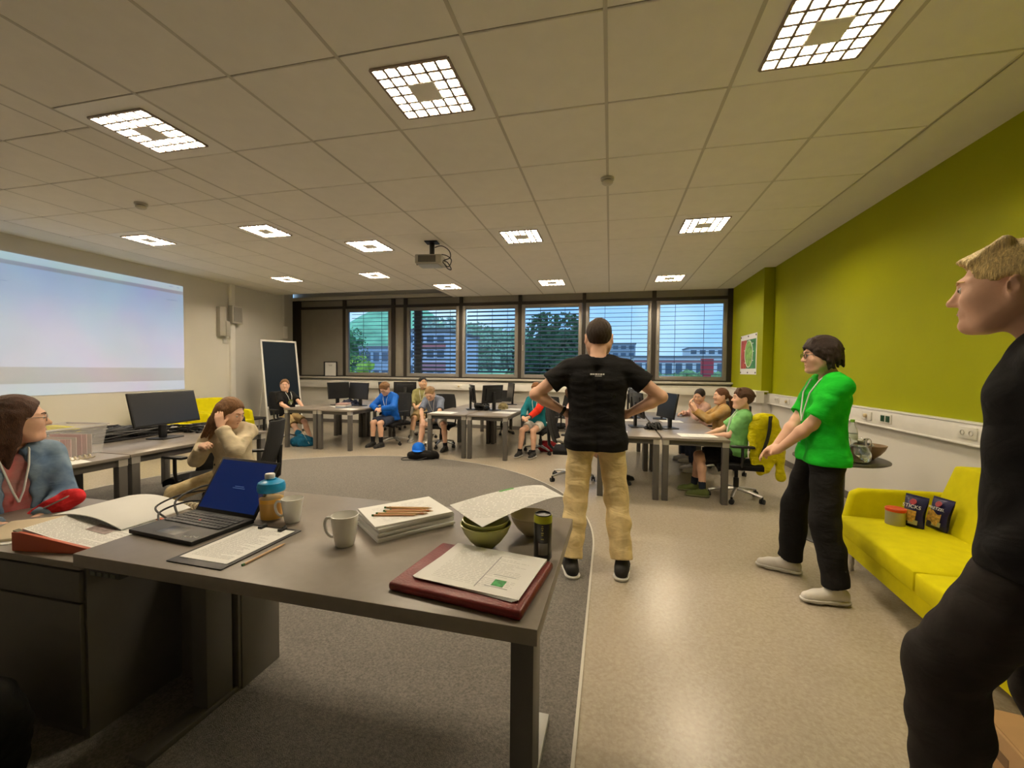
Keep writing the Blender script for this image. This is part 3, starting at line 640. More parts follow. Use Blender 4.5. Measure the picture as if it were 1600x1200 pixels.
for i, (p, c) in enumerate(els):
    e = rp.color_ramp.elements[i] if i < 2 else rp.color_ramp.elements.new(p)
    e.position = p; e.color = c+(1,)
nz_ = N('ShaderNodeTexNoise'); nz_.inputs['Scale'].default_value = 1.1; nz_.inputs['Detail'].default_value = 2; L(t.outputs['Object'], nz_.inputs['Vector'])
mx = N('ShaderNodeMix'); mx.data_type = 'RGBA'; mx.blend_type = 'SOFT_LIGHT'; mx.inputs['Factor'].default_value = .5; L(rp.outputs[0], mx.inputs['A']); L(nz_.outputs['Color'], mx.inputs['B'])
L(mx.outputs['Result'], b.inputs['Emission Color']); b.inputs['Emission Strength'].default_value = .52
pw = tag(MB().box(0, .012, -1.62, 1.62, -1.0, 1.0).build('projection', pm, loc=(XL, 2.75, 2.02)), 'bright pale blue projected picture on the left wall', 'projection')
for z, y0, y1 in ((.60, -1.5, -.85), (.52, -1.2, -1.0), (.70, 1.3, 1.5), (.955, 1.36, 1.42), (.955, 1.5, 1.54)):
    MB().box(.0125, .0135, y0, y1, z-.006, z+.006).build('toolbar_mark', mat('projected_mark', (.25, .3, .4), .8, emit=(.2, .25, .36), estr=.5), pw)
# left wall: duct, speaker boxes
struct(MB().box(XL, XL+.05, 5.38, 5.50, 0, CE).build('trim_4', M_TRIM, bevel=.003))
M_SPK = mat('grey_box', (.44, .42, .37), .5)
s1 = tag(MB().box(XL, XL+.10, 5.08, 5.22, 2.12, 2.74).box(XL, XL+.11, 5.22, 5.32, 2.12, 2.45).build('wall_controller', M_SPK, bevel=.006), 'slim grey control box on the left wall beside the duct', 'control box')
s2 = tag(MB().box(XL+.05, XL+.16, 5.33, 5.60, 2.42, 2.80).build('wall_speaker', M_SPK, bevel=.008), 'small grey loudspeaker mounted over the wall duct', 'speaker')
MB().box(XL+.16, XL+.166, 5.36, 5.57, 2.45, 2.77).build('grille', mat('grille_grey', (.30, .29, .26), .6, bump=.5, bscale=400), s2)
tag(MB().box(XL, XL+.03, 5.22, 5.30, 1.98, 2.06).box(XL+.03, XL+.036, 5.24, 5.28, 2.0, 2.03).build('wall_switch', M_WHITE, bevel=.004), 'small white switch below the grey control box', 'switch')
tag(MB().box(XL-.30, XL-.10, 6.96, 7.12, 2.5, CE+.2).box(XL-.36, XL-.04, 6.96, 7.16, 2.22, 2.52).build('corner_duct', M_TRIM, bevel=.006), 'white boxed duct in the corner beside the window', 'duct')
# ---------------------------------------------------------------- ceiling fittings
pj = empty('projector', (-2.45, 3.42, CE), R_(8), 'white ceiling projector with loose cables', 'projector')
MB().cyl((0, .02, -.02), (0, .02, -.20), .035).box(-.09, .09, -.06, .10, -.018, 0).box(-.12, .12, -.05, .09, -.215, -.195).build('mount', M_BLACKP, pj)
body = MB().box(-.20, .18, -.15, .15, -.34, -.215).build('housing', mat('projector_grey', (.52, .50, .45), .45), pj, bevel=.015)
MB().box(-.15, .10, -.156, -.148, -.325, -.235).build('vent', mat('vent_grey', (.16, .155, .14), .6), body)
MB().cyl((-.20, .03, -.28), (-.225, .03, -.28), .045, n=20).build('lens', M_BLACKG, body)
MB().box(-.17, .13, -.12, .12, -.352, -.34).build('bottom_cover', mat('cover_pale', (.50, .53, .55), .5), body, bevel=.005)
for k, pts in enumerate(([(.04, .02, -.08), (.14, .02, -.06), (.25, 0, -.13), (.28, -.04, -.24), (.19, -.05, -.28)], [(.05, .02, -.18), (.2, -.02, -.20), (.30, -.06, -.28), (.26, -.08, -.38), (.17, -.08, -.30)], [(.18, -.06, -.29), (.26, -.12, -.33), (.31, -.1, -.42), (.25, -.06, -.40), (.18, -.02, -.31)])):
    def spl(pts, m=6):
        out = []; P = [Vector(p) for p in pts]; P = [P[0]]+P+[P[-1]]
        for i in range(1, len(P)-2):
            for j in range(m):
                t = j/m; a, b_, c, d = P[i-1], P[i], P[i+1], P[i+2]
                out.append(.5*((2*b_)+(c-a)*t+(2*a-5*b_+4*c-d)*t*t+(-a+3*b_-3*c+d)*t**3))
        return out+[P[-1]]
    MB().tube(spl(pts), .007, 6).build('cable', M_BLACKP, pj, smooth=True)
for (x, y), lb in (((0, 1.90), 'white round smoke detector on the ceiling above the standing man'), ((-5.06, 1.47), 'white round smoke detector on the ceiling towards the projection')):
    sd = empty('smoke_detector', (x, y, CE-.006), 0, lb, 'smoke detector')
    MB().lathe([(0, 0), (.062, 0), (.062, -.018), (.05, -.022), (0, -.022)], 24).build('base', mat('detector_white', (.6, .57, .48), .5), sd, smooth=True)
    MB().lathe([(.04, -.022), (.04, -.03), (0, -.03)], 20).build('gap', M_DARK, sd)
    MB().lathe([(.05, -.03), (.052, -.045), (.035, -.06), (0, -.062)], 24).build('head', MATS['detector_white'], sd, smooth=True)
# ================================================================== people
def nrm(v): v = np.asarray(v, float); return v/(np.linalg.norm(v)+1e-12)
class SDF:
    def __init__(s): s.p = []
    def cone(s, a, b, ra, rb=None, k=.02, clip=None, op='u'):
        s.p.append(('c', np.asarray(a, float), np.asarray(b, float), ra, ra if rb is None else rb, k, clip, op)); return s
    def ell(s, c, r, rot=None, k=.02, clip=None, op='u'):
        s.p.append(('e', np.asarray(c, float), np.asarray(r, float), np.eye(3) if rot is None else np.asarray(rot, float), None, k, clip, op)); return s
    def plane(s, n, o): s.p.append(('p', nrm(n), np.asarray(o, float), 0, 0, 0, None, 'i')); return s
    def mesh(s, name, h, mats, noise=None, fn=None):
        lo = np.full(3, 1e9); hi = -lo
        for p in s.p:
            if p[7] != 'u': continue
            if p[0] == 'c': m = max(p[3], p[4]); lo = np.minimum(lo, np.minimum(p[1], p[2])-m); hi = np.maximum(hi, np.maximum(p[1], p[2])+m)
            else: m = p[2].max(); lo = np.minimum(lo, p[1]-m); hi = np.maximum(hi, p[1]+m)
        lo -= 3*h+.012; hi += 3*h+.012; n = np.ceil((hi-lo)/h).astype(int)+1
        D = np.full(n, .25, np.float32); ax = [(lo[i]+h*np.arange(n[i])).astype(np.float32) for i in range(3)]
        for ty, A, B, C, E, k, clip, op in s.p:
            if ty == 'p':
                d = (ax[0]-B[0])[:, None, None]*A[0]+(ax[1]-B[1])[None, :, None]*A[1]+(ax[2]-B[2])[None, None, :]*A[2]; D = np.maximum(D, d.astype(np.float32)); continue
            mg = k+2.5*h
            if ty == 'c': m = max(C, E)+mg; a0 = np.minimum(A, B)-m; a1 = np.maximum(A, B)+m
            else: m = (np.abs(C) @ B if True else 0)+mg; a0 = A-m; a1 = A+m
            i0 = np.clip(np.floor((a0-lo)/h).astype(int), 0, n-1); i1 = np.clip(np.ceil((a1-lo)/h).astype(int)+1, 1, n)
            sl = tuple(slice(a, b) for a, b in zip(i0, i1)); X = ax[0][sl[0]][:, None, None]; Y = ax[1][sl[1]][None, :, None]; Z = ax[2][sl[2]][None, None, :]
            if ty == 'c':
                ba = B-A; bb = max(float(ba @ ba), 1e-10); x, y, z = X-A[0], Y-A[1], Z-A[2]
                t = np.clip((x*ba[0]+y*ba[1]+z*ba[2])/bb, 0, 1)
                d = np.sqrt((x-t*ba[0])**2+(y-t*ba[1])**2+(z-t*ba[2])**2)-(C+(E-C)*t)
            else:
                x, y, z = X-A[0], Y-A[1], Z-A[2]; q = [(C[0, j]*x+C[1, j]*y+C[2, j]*z) for j in range(3)]
                k0 = np.sqrt((q[0]/B[0])**2+(q[1]/B[1])**2+(q[2]/B[2])**2); k1 = np.sqrt((q[0]/B[0]**2)**2+(q[1]/B[1]**2)**2+(q[2]/B[2]**2)**2)
                d = k0*(k0-1)/np.maximum(k1, 1e-6); d = np.where(k0 < 1e-4, -B.min(), d)
            if clip is not None:
                for cn, co in clip: d = np.maximum(d, (X-co[0])*cn[0]+(Y-co[1])*cn[1]+(Z-co[2])*cn[2])
            o = D[sl]
            if op == 'u':
                hh = np.clip(.5+.5*(o-d)/k, 0, 1); D[sl] = o*(1-hh)+d*hh-k*hh*(1-hh)
            else:
                hh = np.clip(.5-.5*(o+d)/k, 0, 1); D[sl] = o*(1-hh)-d*hh+k*hh*(1-hh)
        if noise:
            X, Y, Z = np.meshgrid(*ax, indexing='ij', sparse=True)
            for amp, f, kx, ky, kz, ph in noise: D += (amp*np.sin(f*(X*kx+Y*ky+Z*kz)+ph+1.7*np.sin(f*.37*(X*ky+Y*kz-Z*kx)+ph*2))).astype(np.float32)
        return surfnet(D, lo, h, name, mats)
def surfnet(D, lo, h, name, mats):
    S = D < 0
    c = np.zeros(tuple(x-1 for x in D.shape), np.int8)
    for i in (0, 1):
        for j in (0, 1):
            for k in (0, 1): c += S[i:S.shape[0]-1+i, j:S.shape[1]-1+j, k:S.shape[2]-1+k]
    I = np.argwhere((c > 0) & (c < 8)); idx = np.full(c.shape, -1, np.int32); idx[tuple(I.T)] = np.arange(len(I))
    P = np.zeros((len(I), 3)); W = np.zeros(len(I))
    cs = [(i, j, k) for i in (0, 1) for j in (0, 1) for k in (0, 1)]
    val = {q: D[I[:, 0]+q[0], I[:, 1]+q[1], I[:, 2]+q[2]] for q in cs}
    for a in cs:
        for axx in range(3):
            if a[axx]: continue
            b = list(a); b[axx] = 1; b = tuple(b); d0, d1 = val[a], val[b]; m = (d0 < 0) != (d1 < 0)
            t = np.where(m, d0/(d0-d1+1e-12), 0); e = np.tile(np.array(a, float), (len(I), 1)); e[:, axx] = t
            P[m] += e[m]; W[m] += 1
    P = lo+(I+P/W[:, None])*h
    F = []
    for axx in range(3):
        o1, o2 = [(1, 2), (2, 0), (0, 1)][axx]
        s0 = [slice(None)]*3; s1 = [slice(None)]*3; s0[axx] = slice(0, -1); s1[axx] = slice(1, None)
        A = S[tuple(s0)]; B = S[tuple(s1)]; E = np.argwhere(A != B)
        E = E[(E[:, o1] > 0) & (E[:, o2] > 0) & (E[:, o1] < D.shape[o1]-1) & (E[:, o2] < D.shape[o2]-1)]
        ins = A[tuple(E.T)]; q = []
        for da, db in ((0, 0), (1, 0), (1, 1), (0, 1)):
            g = E.copy(); g[:, o1] -= da; g[:, o2] -= db; q.append(idx[tuple(g.T)])
        q = np.stack(q, 1); q[~ins] = q[~ins][:, ::-1]; F.append(q)
    F = np.concatenate(F); F = F[(F >= 0).all(1)]
    # two rounds of smoothing
    for lam in (.5, .35):
        acc = np.zeros_like(P); cnt = np.zeros(len(P))
        for i in range(4):
            np.add.at(acc, F[:, i], P[F[:, (i+1) % 4]]+P[F[:, (i+3) % 4]]); np.add.at(cnt, F[:, i], 2)
        P = P+lam*(acc/np.maximum(cnt, 1)[:, None]-P)
    me = bpy.data.meshes.new(name); me.vertices.add(len(P)); me.vertices.foreach_set('co', P.astype(np.float32).ravel())
    me.loops.add(F.size); me.loops.foreach_set('vertex_index', F.astype(np.int32).ravel())
    me.polygons.add(len(F)); me.polygons.foreach_set('loop_start', np.arange(0, F.size, 4, dtype=np.int32)); me.polygons.foreach_set('loop_total', np.full(len(F), 4, np.int32))
    me.polygons.foreach_set('use_smooth', np.ones(len(F), bool)); me.update(calc_edges=True)
    me.materials.append(mats); return me
def ik(a, t, l1, l2, hint):
    a = np.asarray(a, float); t = np.asarray(t, float); d = t-a; L = np.linalg.norm(d); mx = (l1+l2)*.995
    if L > mx: t = a+d/L*mx; d = t-a; L = mx
    u = d/L; x = (l1*l1-l2*l2+L*L)/(2*L); hgt = math.sqrt(max(0, l1*l1-x*x)); p = np.asarray(hint, float); p = nrm(p-u*(p @ u))
    return a+u*x+p*hgt, t
def rotz(a): c, s = math.cos(a), math.sin(a); return np.array([[c, -s, 0], [s, c, 0], [0, 0, 1]])
def frame(f, up=(0, 0, 1)):
    f = nrm(f); r = nrm(np.cross(f, up)); u = np.cross(r, f); return np.stack([r, f, u], 1)     # columns: right, forward, up
def folds(seed, amp, f):
    rn = random.Random(seed); return [(amp*rn.uniform(.6, 1), f*rn.uniform(.7, 1.4), rn.gauss(0, .7), rn.gauss(0, .7), rn.gauss(0, 1), rn.uniform(0, 6)) for _ in range(3)]
def hand(S, w, d, n, rgt, s, curl=.5, thumb=.5, k=.007):
    d = nrm(d); n = nrm(np.asarray(n, float)-d*(np.dot(n, d))); t = np.cross(d, n)*(1 if rgt else -1)
    offs = (.030, .010, -.010, -.029); ln = (.070, .080, .074, .058)
    for o, l in zip(offs, ln):
        kn = w+(d*.088+t*o)*s-(n*.002*s); S.cone(w+(d*.012+t*o*.5)*s, kn, .0165*s, .0125*s, k*2.2)
        p = kn; a = curl*.55
        for q, (fr_, r0_, r1_) in enumerate(((.45, .0100, .0090), (.31, .0090, .0082), (.24, .0082, .0066))):
            dd = d*math.cos(a)+n*math.sin(a)+t*o*1.2; p2 = p+nrm(dd)*l*fr_*s; S.cone(p, p2, r0_*s, r1_*s, k*.5); p = p2; a += curl*.75
    b = w+(d*.025+t*.026+n*.006)*s; m = b+(nrm(d*.75+t*(.75-.5*thumb)+n*(.25+.5*thumb)))*.042*s; e = m+nrm(d*.95+t*(.3-.5*thumb)+n*(.15+.4*thumb))*.034*s
    S.cone(w+(d*.015+t*.01)*s, b, .017*s, .0145*s, k*2).cone(b, m, .0135*s, .0108*s, k).cone(m, e, .0105*s, .008*s, k*.5)
def head_prims(S, c, R, s, fem=False, neck=None, ears=True):
    g = lambda x, y, z: c+R @ (np.array([x, y, z])*s)
    S.ell(g(0, -.012, .032), np.array([.074, .094, .088])*s, R, .02*s)
    S.ell(g(0, .030, -.030), np.array([.060, .064, .080])*s, R, .03*s)
    S.cone(g(-.028, .048, -.088), g(.028, .048, -.088), .026*s, None, .03*s); S.cone(g(-.010, .074, -.096), g(.010, .074, -.096), .019*s, None, .022*s)
    for x in (-1, 1):
        S.cone(g(x*.058, -.005, -.045), g(x*.040, .04, -.085), .022*s, .02*s, .03*s)
        S.cone(g(x*.012, .086, .034), g(x*.046, .070, .030), .011*s, .009*s, .016*s)
        S.ell(g(x*.044, .060, -.020), np.array([.024, .026, .026])*s, R, .03*s); S.ell(g(x*.046, .024, -.022), np.array([.026, .046, .052])*s, R, .03*s)
        if ears:
            S.ell(g(x*.083, -.014, -.004), np.array([.009, .021, .034])*s, R @ rotz(-x*.5), .008*s); S.ell(g(x*.092, -.006, -.002), np.array([.005, .011, .019])*s, R @ rotz(-x*.5), .005*s, op='s')
        S.ell(g(x*.031, .096, .010), np.array([.018, .013, .010])*s, R, .012*s, op='s')
        S.ell(g(x*.031, .079, .010), np.array([.0155, .0115, .0115])*s, R, .006*s)
    S.cone(g(0, .088, .018), g(0, .110, -.020), .0075*s, .0105*s, .012*s); S.ell(g(0, .110, -.023), np.array([.011, .011, .0095])*s, R, .008*s)
    for x in (-1, 1): S.ell(g(x*.012, .098, -.027), np.array([.0075, .009, .0065])*s, R, .006*s)
    S.cone(g(-.020, .081, -.055), g(.020, .081, -.055), .0095*s, None, .012*s); S.cone(g(-.014, .0915, -.0505), g(.014, .0915, -.0505), .0058*s, None, .005*s); S.cone(g(-.012, .0905, -.0635), g(.012, .0905, -.0635), .0066*s, None, .005*s); S.cone(g(-.008, .082, -.090), g(.008, .082, -.090), .015*s, None, .015*s)
SKINS = {'fair': M_SKIN, 'tan': M_SKIN2}
M_EYE = mat('eye_white', (.62, .58, .54), .3); M_IRIS = mat('iris_dark', (.03, .025, .02), .2)
M_LIP = mat('lip', (.46, .20, .16), .45)
def person(label, loc, yaw, s, P, cl, h=.0085, skin='fair', hairc=(60, 42, 28), hair='short', fem=False):
    """P: pose in the person's own frame (x right, y forward, z up, floor at 0)"""
    SK = SKINS[skin]
    pel = np.array(P['pel'], float); up = nrm(P.get('up', (0, 0, 1))); tw = P.get('twist', 0.)
    rt_ = np.array([math.cos(tw), math.sin(tw), 0]); rt_ = nrm(rt_-up*(rt_ @ up)); fw = np.cross(up, rt_); T3 = np.stack([rt_, fw, up], 1)
    bul = P.get('bulk', 1.)
    tp = lambda x, y, z: pel+T3 @ (np.array([x, y, z])*s)
    TL = .545; nb = tp(0, -.012, TL); bend = np.array(P.get('bend', (0, 0, 0)), float)*s   # bend pushes the upper torso
    def bp(x, y, z): return tp(x, y, z)+bend*max(0, z/TL)**2
    nb = bp(0, -.012, TL)
    hr = frame(rotz(P.get('hyaw', 0)) @ np.array([0, math.cos(P.get('hpit', 0)), math.sin(P.get('hpit', 0))]), P.get('hup', (0, 0, 1)))
    hc = nb+nrm(up*.6+hr[:, 2]*.5+nrm(bend+1e-9)*.15)*.125*s+hr[:, 1]*.028*s
    if 'headoff' in P: hc = hc+np.array(P['headoff'])*s
    ch = []; hsz = P.get('hs', 1.)*s
    sh = [bp(x*.172*bul, -.012, .448) for x in (-1, 1)]; wr = []; el = []; ua, fa = .298*s, .258*s
    for i, nm in enumerate('LR'):
        e, w = ik(sh[i], P['h'+nm], ua, fa, P.get('e'+nm, ((-1 if i == 0 else 1)*.6, -.6, -.6))); el.append(e); wr.append(w)
    hip = [tp(x*.088*bul, 0, -.03) for x in (-1, 1)]; kn = []; an = []
    for i, nm in enumerate('LR'):
        k_, a_ = ik(hip[i], P['f'+nm], .43*s, .42*s, P.get('k'+nm, (0, 1, 0))); kn.append(k_); an.append(a_)
    # ---- body
    S = SDF(); prof = [(-.05, .078, -.012, .098), (.11, .060, 0, .088), (.24, .066, .004, .092), (.37, .080, 0, .096), (.455, .078, -.008, .074)]
    if fem: prof = [(-.05, .080, -.012, .10), (.11, .056, 0, .080), (.24, .056, .004, .082), (.37, .068, .004, .088), (.455, .068, -.008, .066)]
    def torso(Q, off, k, clips=None, z0=-9, ex=0):
        for x in (-1, 1):
            for a, b in zip(prof[:-1], prof[1:]):
                if b[0] < z0: continue
                Q.cone(bp(x*a[1]*bul, a[2], a[0]), bp(x*b[1]*bul, b[2], b[0]), a[3]*s*(.5+.5*bul)+off+ex*max(0, .2-a[0])*s, b[3]*s*(.5+.5*bul)+off+ex*max(0, .2-b[0])*s, k, clips)
        for i, x in enumerate((-1, 1)):
            Q.cone(bp(0, -.022, .505), bp(x*.145*bul, -.014, .462), .040*s+off*.7, .040*s+off*.7, k, clips); Q.cone(bp(x*.10*bul, -.012, .440), sh[i], .054*s+off*.8, .047*s+off*.8, k, clips)
    torso(S, 0, .035*s)
    S.cone(bp(0, -.018, .48), hc+hr @ (np.array([0, -.022, -.05])*s), .056*s, .052*s, .025*s)
    if not P.get('nohead'): head_prims(S, hc, hr, hsz)
    for i in (0, 1):
        S.cone(sh[i], el[i], .048*s*bul, .040*s, .03*s); m = el[i]+(wr[i]-el[i])*.3; S.cone(el[i], m, .039*s, .041*s, .02*s); S.cone(m, wr[i], .041*s, .0265*s, .02*s)
        nm = 'LR'[i]; d = np.array(P.get('d'+nm, wr[i]-el[i]), float); n = P.get('n'+nm, (0, 0, -1)); hand(S, wr[i], d, n, i == 1, s*P.get('hands', 1.), P.get('c'+nm, .5), P.get('t'+nm, .5))
        S.cone(hip[i], kn[i], .082*s, .054*s, .03*s); cf_ = nrm(np.cross(rt_, kn[i]-an[i])); m = an[i]+(kn[i]-an[i])*.68-nrm(np.array([0, 1, 0]))*.012*s
        S.cone(kn[i], m, .053*s, .056*s, .025*s); S.cone(m, an[i], .055*s, .036*s, .025*s)
        tv = np.array(P.get('to'+nm, (0, 1, 0)), float); tv[2] = 0; tv = nrm(tv); fz = an[i]-np.array([0, 0, .075*s])
        S.cone(an[i], fz+tv*.02*s+V(0, 0, .045*s), .036*s, .036*s, .02*s).cone(fz-tv*.03*s+V(0, 0, .04*s), fz+tv*.15*s+V(0, 0, .032*s), .034*s, .028*s, .02*s)
    body = link('person', S.mesh('person', h, SK)); body.location = loc; body.rotation_euler = (0, 0, yaw); tag(body, label, 'person')
    # ---- eyes, brows, lips
    g = lambda x, y, z: hc+hr @ (np.array([x, y, z])*hsz)
    if not P.get('nohead'):
        for x in (-1, 1):
            eb = MB(); eb.lathe([(0, -.0102*hsz)]+[(.0102*hsz*math.sin(q*math.pi/6), -.0102*hsz*math.cos(q*math.pi/6)) for q in range(1, 6)]+[(0, .0102*hsz)], 10)
            ey = eb.build('eye', M_EYE, body, tuple(g(x*.031, .0835, .0095)), smooth=True)
            ib = MB(); a = g(x*.031, .0925, .009)-g(x*.031, .0835, .0095); b_ = a*1.17; ib.cyl(a*.9, b_, .0052*hsz, .0035*hsz, 10).build('iris', M_IRIS, ey, smooth=True)
            S2 = [g(x*.014, .0955, .030), g(x*.03, .0925, .036), g(x*.047, .079, .031)]
            MB().tube([tuple(q) for q in S2], [.003*hsz, .0035*hsz, .002*hsz], 5).build('eyebrow', sm('hair_%d_%d_%d' % hairc, hairc, .6), body, smooth=True)
        lp = MB(); lp.tube([tuple(g(x, .0945-abs(x)*.25, -.0555-abs(x)*.06)) for x in (-.020, -.01, 0, .01, .020)], [.001, .0045*hsz, .0055*hsz, .0045*hsz, .001], 6); lp.build('lips', M_LIP, body, smooth=True)
    # ---- shirt
    for gi, G in enumerate(cl.get('tops', [])):
        Q = SDF(); off = G.get('off', .012)*s; hem = bp(0, 0, G.get('hem', -.06)); cp = [(-up, hem)]
        torso(Q, off, .04*s, cp, ex=G.get('flare', .06))
        if G.get('hem', -.06) < -.05:
            for x in (-1, 1): Q.cone(tp(x*.075*bul, -.012, -.05), tp(x*.078*bul, -.008, -.16), .103*s+off, .106*s+off, .03*s, cp)
        for i in (0, 1):
            sl = G.get('sleeve', .6); a, b_ = sh[i], el[i]; lo_ = G.get('loose', .012)*s
            e1 = a+(b_-a)*min(1, sl); cpl_ = [(nrm(b_-a), e1)] if sl < 1 else None
            Q.cone(a, b_ if sl >= 1 else e1+(b_-a)*.05, .049*s*bul+off, (.044*s+lo_) if sl >= 1 else .050*s*bul+lo_, .03*s, cpl_)
            if sl > 1:
                e2 = b_+(wr[i]-b_)*(sl-1); Q.cone(b_, e2+nrm(wr[i]-b_)*.01, .044*s+lo_, .032*s+lo_, .02*s, [(nrm(wr[i]-b_), e2)])
        nr = G.get('neck', .062); nk = bp(0, -.012, .485); nd = nrm(hc+hr @ (np.array([0, -.03, -.05])*s)-nk)
        if nr: Q.cone(nk+nd*.035*s, nk+nd*.25*s, nr*s, nr*s*1.02, .010*s, op='s')
        if G.get('hood'):
            for x in (-.05, 0, .05): Q.cone(bp(x, -.10, .49), bp(x*1.5, -.115, .41), .035*s, .03*s, .03*s)
        if G.get('collar'):
            for q in range(9):
                an_ = (q/8-.5)*4.4; Q.cone(bp(.062*math.sin(an_), -.02-.06*math.cos(an_), .515+.012*math.cos(an_)), bp(.07*math.sin(an_), -.02-.068*math.cos(an_), .545+.012*math.cos(an_)), .013*s, .009*s, .015*s)
        if 'open' in G:    # open jacket front: cut a wedge
            ow = G['open']
            for z in (0, .1, .2, .3, .4, .46): Q.cone(bp(0, .09, z), bp(0, .22, z), ow*s*(1.1-z*.5), ow*s*1.3, .01*s, op='s')
            Q.cone(bp(0, .10, -.08), bp(0, .10, .48), ow*s*.95, ow*s*.75, .01*s, op='s')
        o = link(G['name'], Q.mesh(G['name'], G.get('h', h), G['mat'], folds(gi+int(loc[0]*97), G.get('fold', .0014), 40)), body)
        if 'label' in G: o['label'] = G['label']
    # ---- trousers
    B = cl.get('pants')
    if B:
        Q = SDF(); off = B.get('off', .012)*s; top = tp(0, 0, B.get('top', .06)); cp = [(up, top)]
        for x in (-1, 1):
            for a, b_ in zip(prof[:2], prof[1:3]): Q.cone(bp(x*a[1]*bul, a[2], a[0]), bp(x*b_[1]*bul, b_[2], b_[0]), a[3]*s*(.5+.5*bul)+off*.7, b_[3]*s*(.5+.5*bul)+off*.7, .03*s, cp)
        ln = B.get('len', 1.9)
        for i in (0, 1):
            a, b_, c_ = hip[i], kn[i], an[i]; lo_ = B.get('loose', .014)*s
            if ln <= 1: e1 = a+(b_-a)*ln; Q.cone(a, e1+(b_-a)*.04, .084*s+off, .062*s+lo_+.01*s, .03*s, [(nrm(b_-a), e1)])
            else:
                Q.cone(a, b_, .084*s+off, .057*s+lo_, .03*s); e2 = b_+(c_-b_)*(ln-1); m = b_+(e2-b_)*.4-V(0, .008*s, 0)
                Q.cone(b_, m, .057*s+lo_, .058*s+lo_*.9, .02*s); Q.cone(m, e2+(c_-b_)*.03, .058*s+lo_*.9, .047*s+lo_, .02*s, [(nrm(c_-b_), e2)])
        link(B.get('name', 'trousers'), Q.mesh('trousers', B.get('h', h), B['mat'], folds(5+int(loc[0]*31), B.get('fold', .0018), 34)), body)
    # ---- shoes and socks
    F = cl.get('shoes')
    if F:
        for i in (0, 1):
            nm = 'LR'[i]; tv = np.array(P.get('to'+nm, (0, 1, 0)), float); tv[2] = 0; tv = nrm(tv); sd_ = np.cross(tv, (0, 0, 1)); fz = an[i]-V(0, 0, .085*s)
            Q = SDF(); z = V(0, 0, 1); cpf = [(-z, fz+z*.014*s)]
            Q.cone(fz-tv*.035*s+z*.05*s, fz+tv*.03*s+z*.055*s, .046*s, .044*s, .02*s, cpf).cone(fz+tv*.03*s+z*.052*s, fz+tv*.12*s+z*.034*s, .044*s, .041*s, .02*s, cpf).cone(fz+tv*.12*s+z*.034*s, fz+tv*.175*s+z*.028*s, .041*s, .034*s, .02*s, cpf)
            Q.cone(an[i]-V(0, 0, .02*s), an[i]+(kn[i]-an[i])*F.get('high', .0)*1.0+V(0, 0, .004), .048*s, .046*s, .015*s)
            so_ = link('shoe', Q.mesh('shoe', min(h, .007), F['mat']), body)
            Q = SDF(); cs = [(z, fz+z*.024*s), (-z, fz+z*.001)]
            Q.cone(fz-tv*.035*s+z*.03*s, fz+tv*.03*s+z*.03*s, .055*s, .050*s, .01*s, cs).cone(fz+tv*.03*s+z*.03*s, fz+tv*.12*s+z*.03*s, .050*s, .050*s, .01*s, cs).cone(fz+tv*.12*s+z*.03*s, fz+tv*.18*s+z*.03*s, .050*s, .041*s, .01*s, cs)
            link('sole', Q.mesh('sole', min(h, .006), F.get('sole', M_DARK)), so_)
            if 'sock' in F:
                Q = SDF(); e = an[i]+(kn[i]-an[i])*F.get('sockh', .3); Q.cone(an[i]-V(0, 0, .02*s), e, .041*s, .048*s, .01*s, [(nrm(kn[i]-an[i]), e)]); link('sock', Q.mesh('sock', h, F['sock']), body)
    # ---- hair
    if hair:
        HM = hair_mat(hairc); Q = SDF(); hs = hsz
        G = lambda x, y, z: hc+hr @ (np.array([x, y, z])*hs)
        b1 = .6; pl = lambda a, b_: [(nrm(hr @ np.array([0, b_, -1.])), G(0, 0, a))]
        thick = {'short': .010, 'crop': .006, 'mop': .022, 'boy': .014, 'long': .012, 'pony': .009, 'quiff': .008}[hair]
        lowb = {'short': (-.035, .60), 'crop': (-.025, .55), 'mop': (-.05, .55), 'boy': (-.035, .5), 'long': (-.05, .2), 'pony': (-.035, .45), 'quiff': (.008, .42)}[hair]
        cpn = pl(*lowb)
        Q.ell(G(0, -.014, .034), (np.array([.075, .096, .089])+thick)*hs, hr, .01, cpn)
        rn = random.Random(int(abs(loc[0])*1000))
        if hair in ('mop', 'boy', 'short', 'quiff'):
            nL = {'mop': 70, 'boy': 46, 'short': 24, 'quiff': 30}[hair]
            for _ in range(nL):
                th = rn.uniform(0, 6.28); ph = rn.uniform(.15, 1.35 if hair != 'quiff' else .9); v = np.array([math.sin(ph)*math.cos(th), math.sin(ph)*math.sin(th), math.cos(ph)])
                a = np.array([.073, .094, .088])*v+np.array([0, -.014, .034]); b_ = a*(1.0)+np.array([v[0]*.02, v[1]*.02+(.012 if v[1] > 0 else -.008), -.022])
                if a[1] > .045 and a[2] < .075: continue
                Q.cone(G(*a), G(*b_), .016*hs*(1.2 if hair == 'mop' else .8), .010*hs, .006*hs)
        if hair in ('boy', 'mop'):
            for x in np.linspace(-.062, .05, 7): Q.cone(G(x*.7, .045, .112), G(x+.008, .098-abs(x)*.55, .052-.006*rn.random()), .017*hs, .009*hs, .007*hs)
        if hair == 'quiff':
            for x in np.linspace(-.05, .05, 9): Q.cone(G(x*.9, .0, .125), G(x*.9+.004, .088-abs(x)*.5, .094-abs(x)*.2), .017*hs, .012*hs, .006*hs)
            for x in np.linspace(-.05, .05, 7): Q.cone(G(x*.9, .078-abs(x)*.5, .098-abs(x)*.2), G(x*.85, .106-abs(x)*.6, .078-abs(x)*.2), .011*hs, .005*hs, .005*hs)
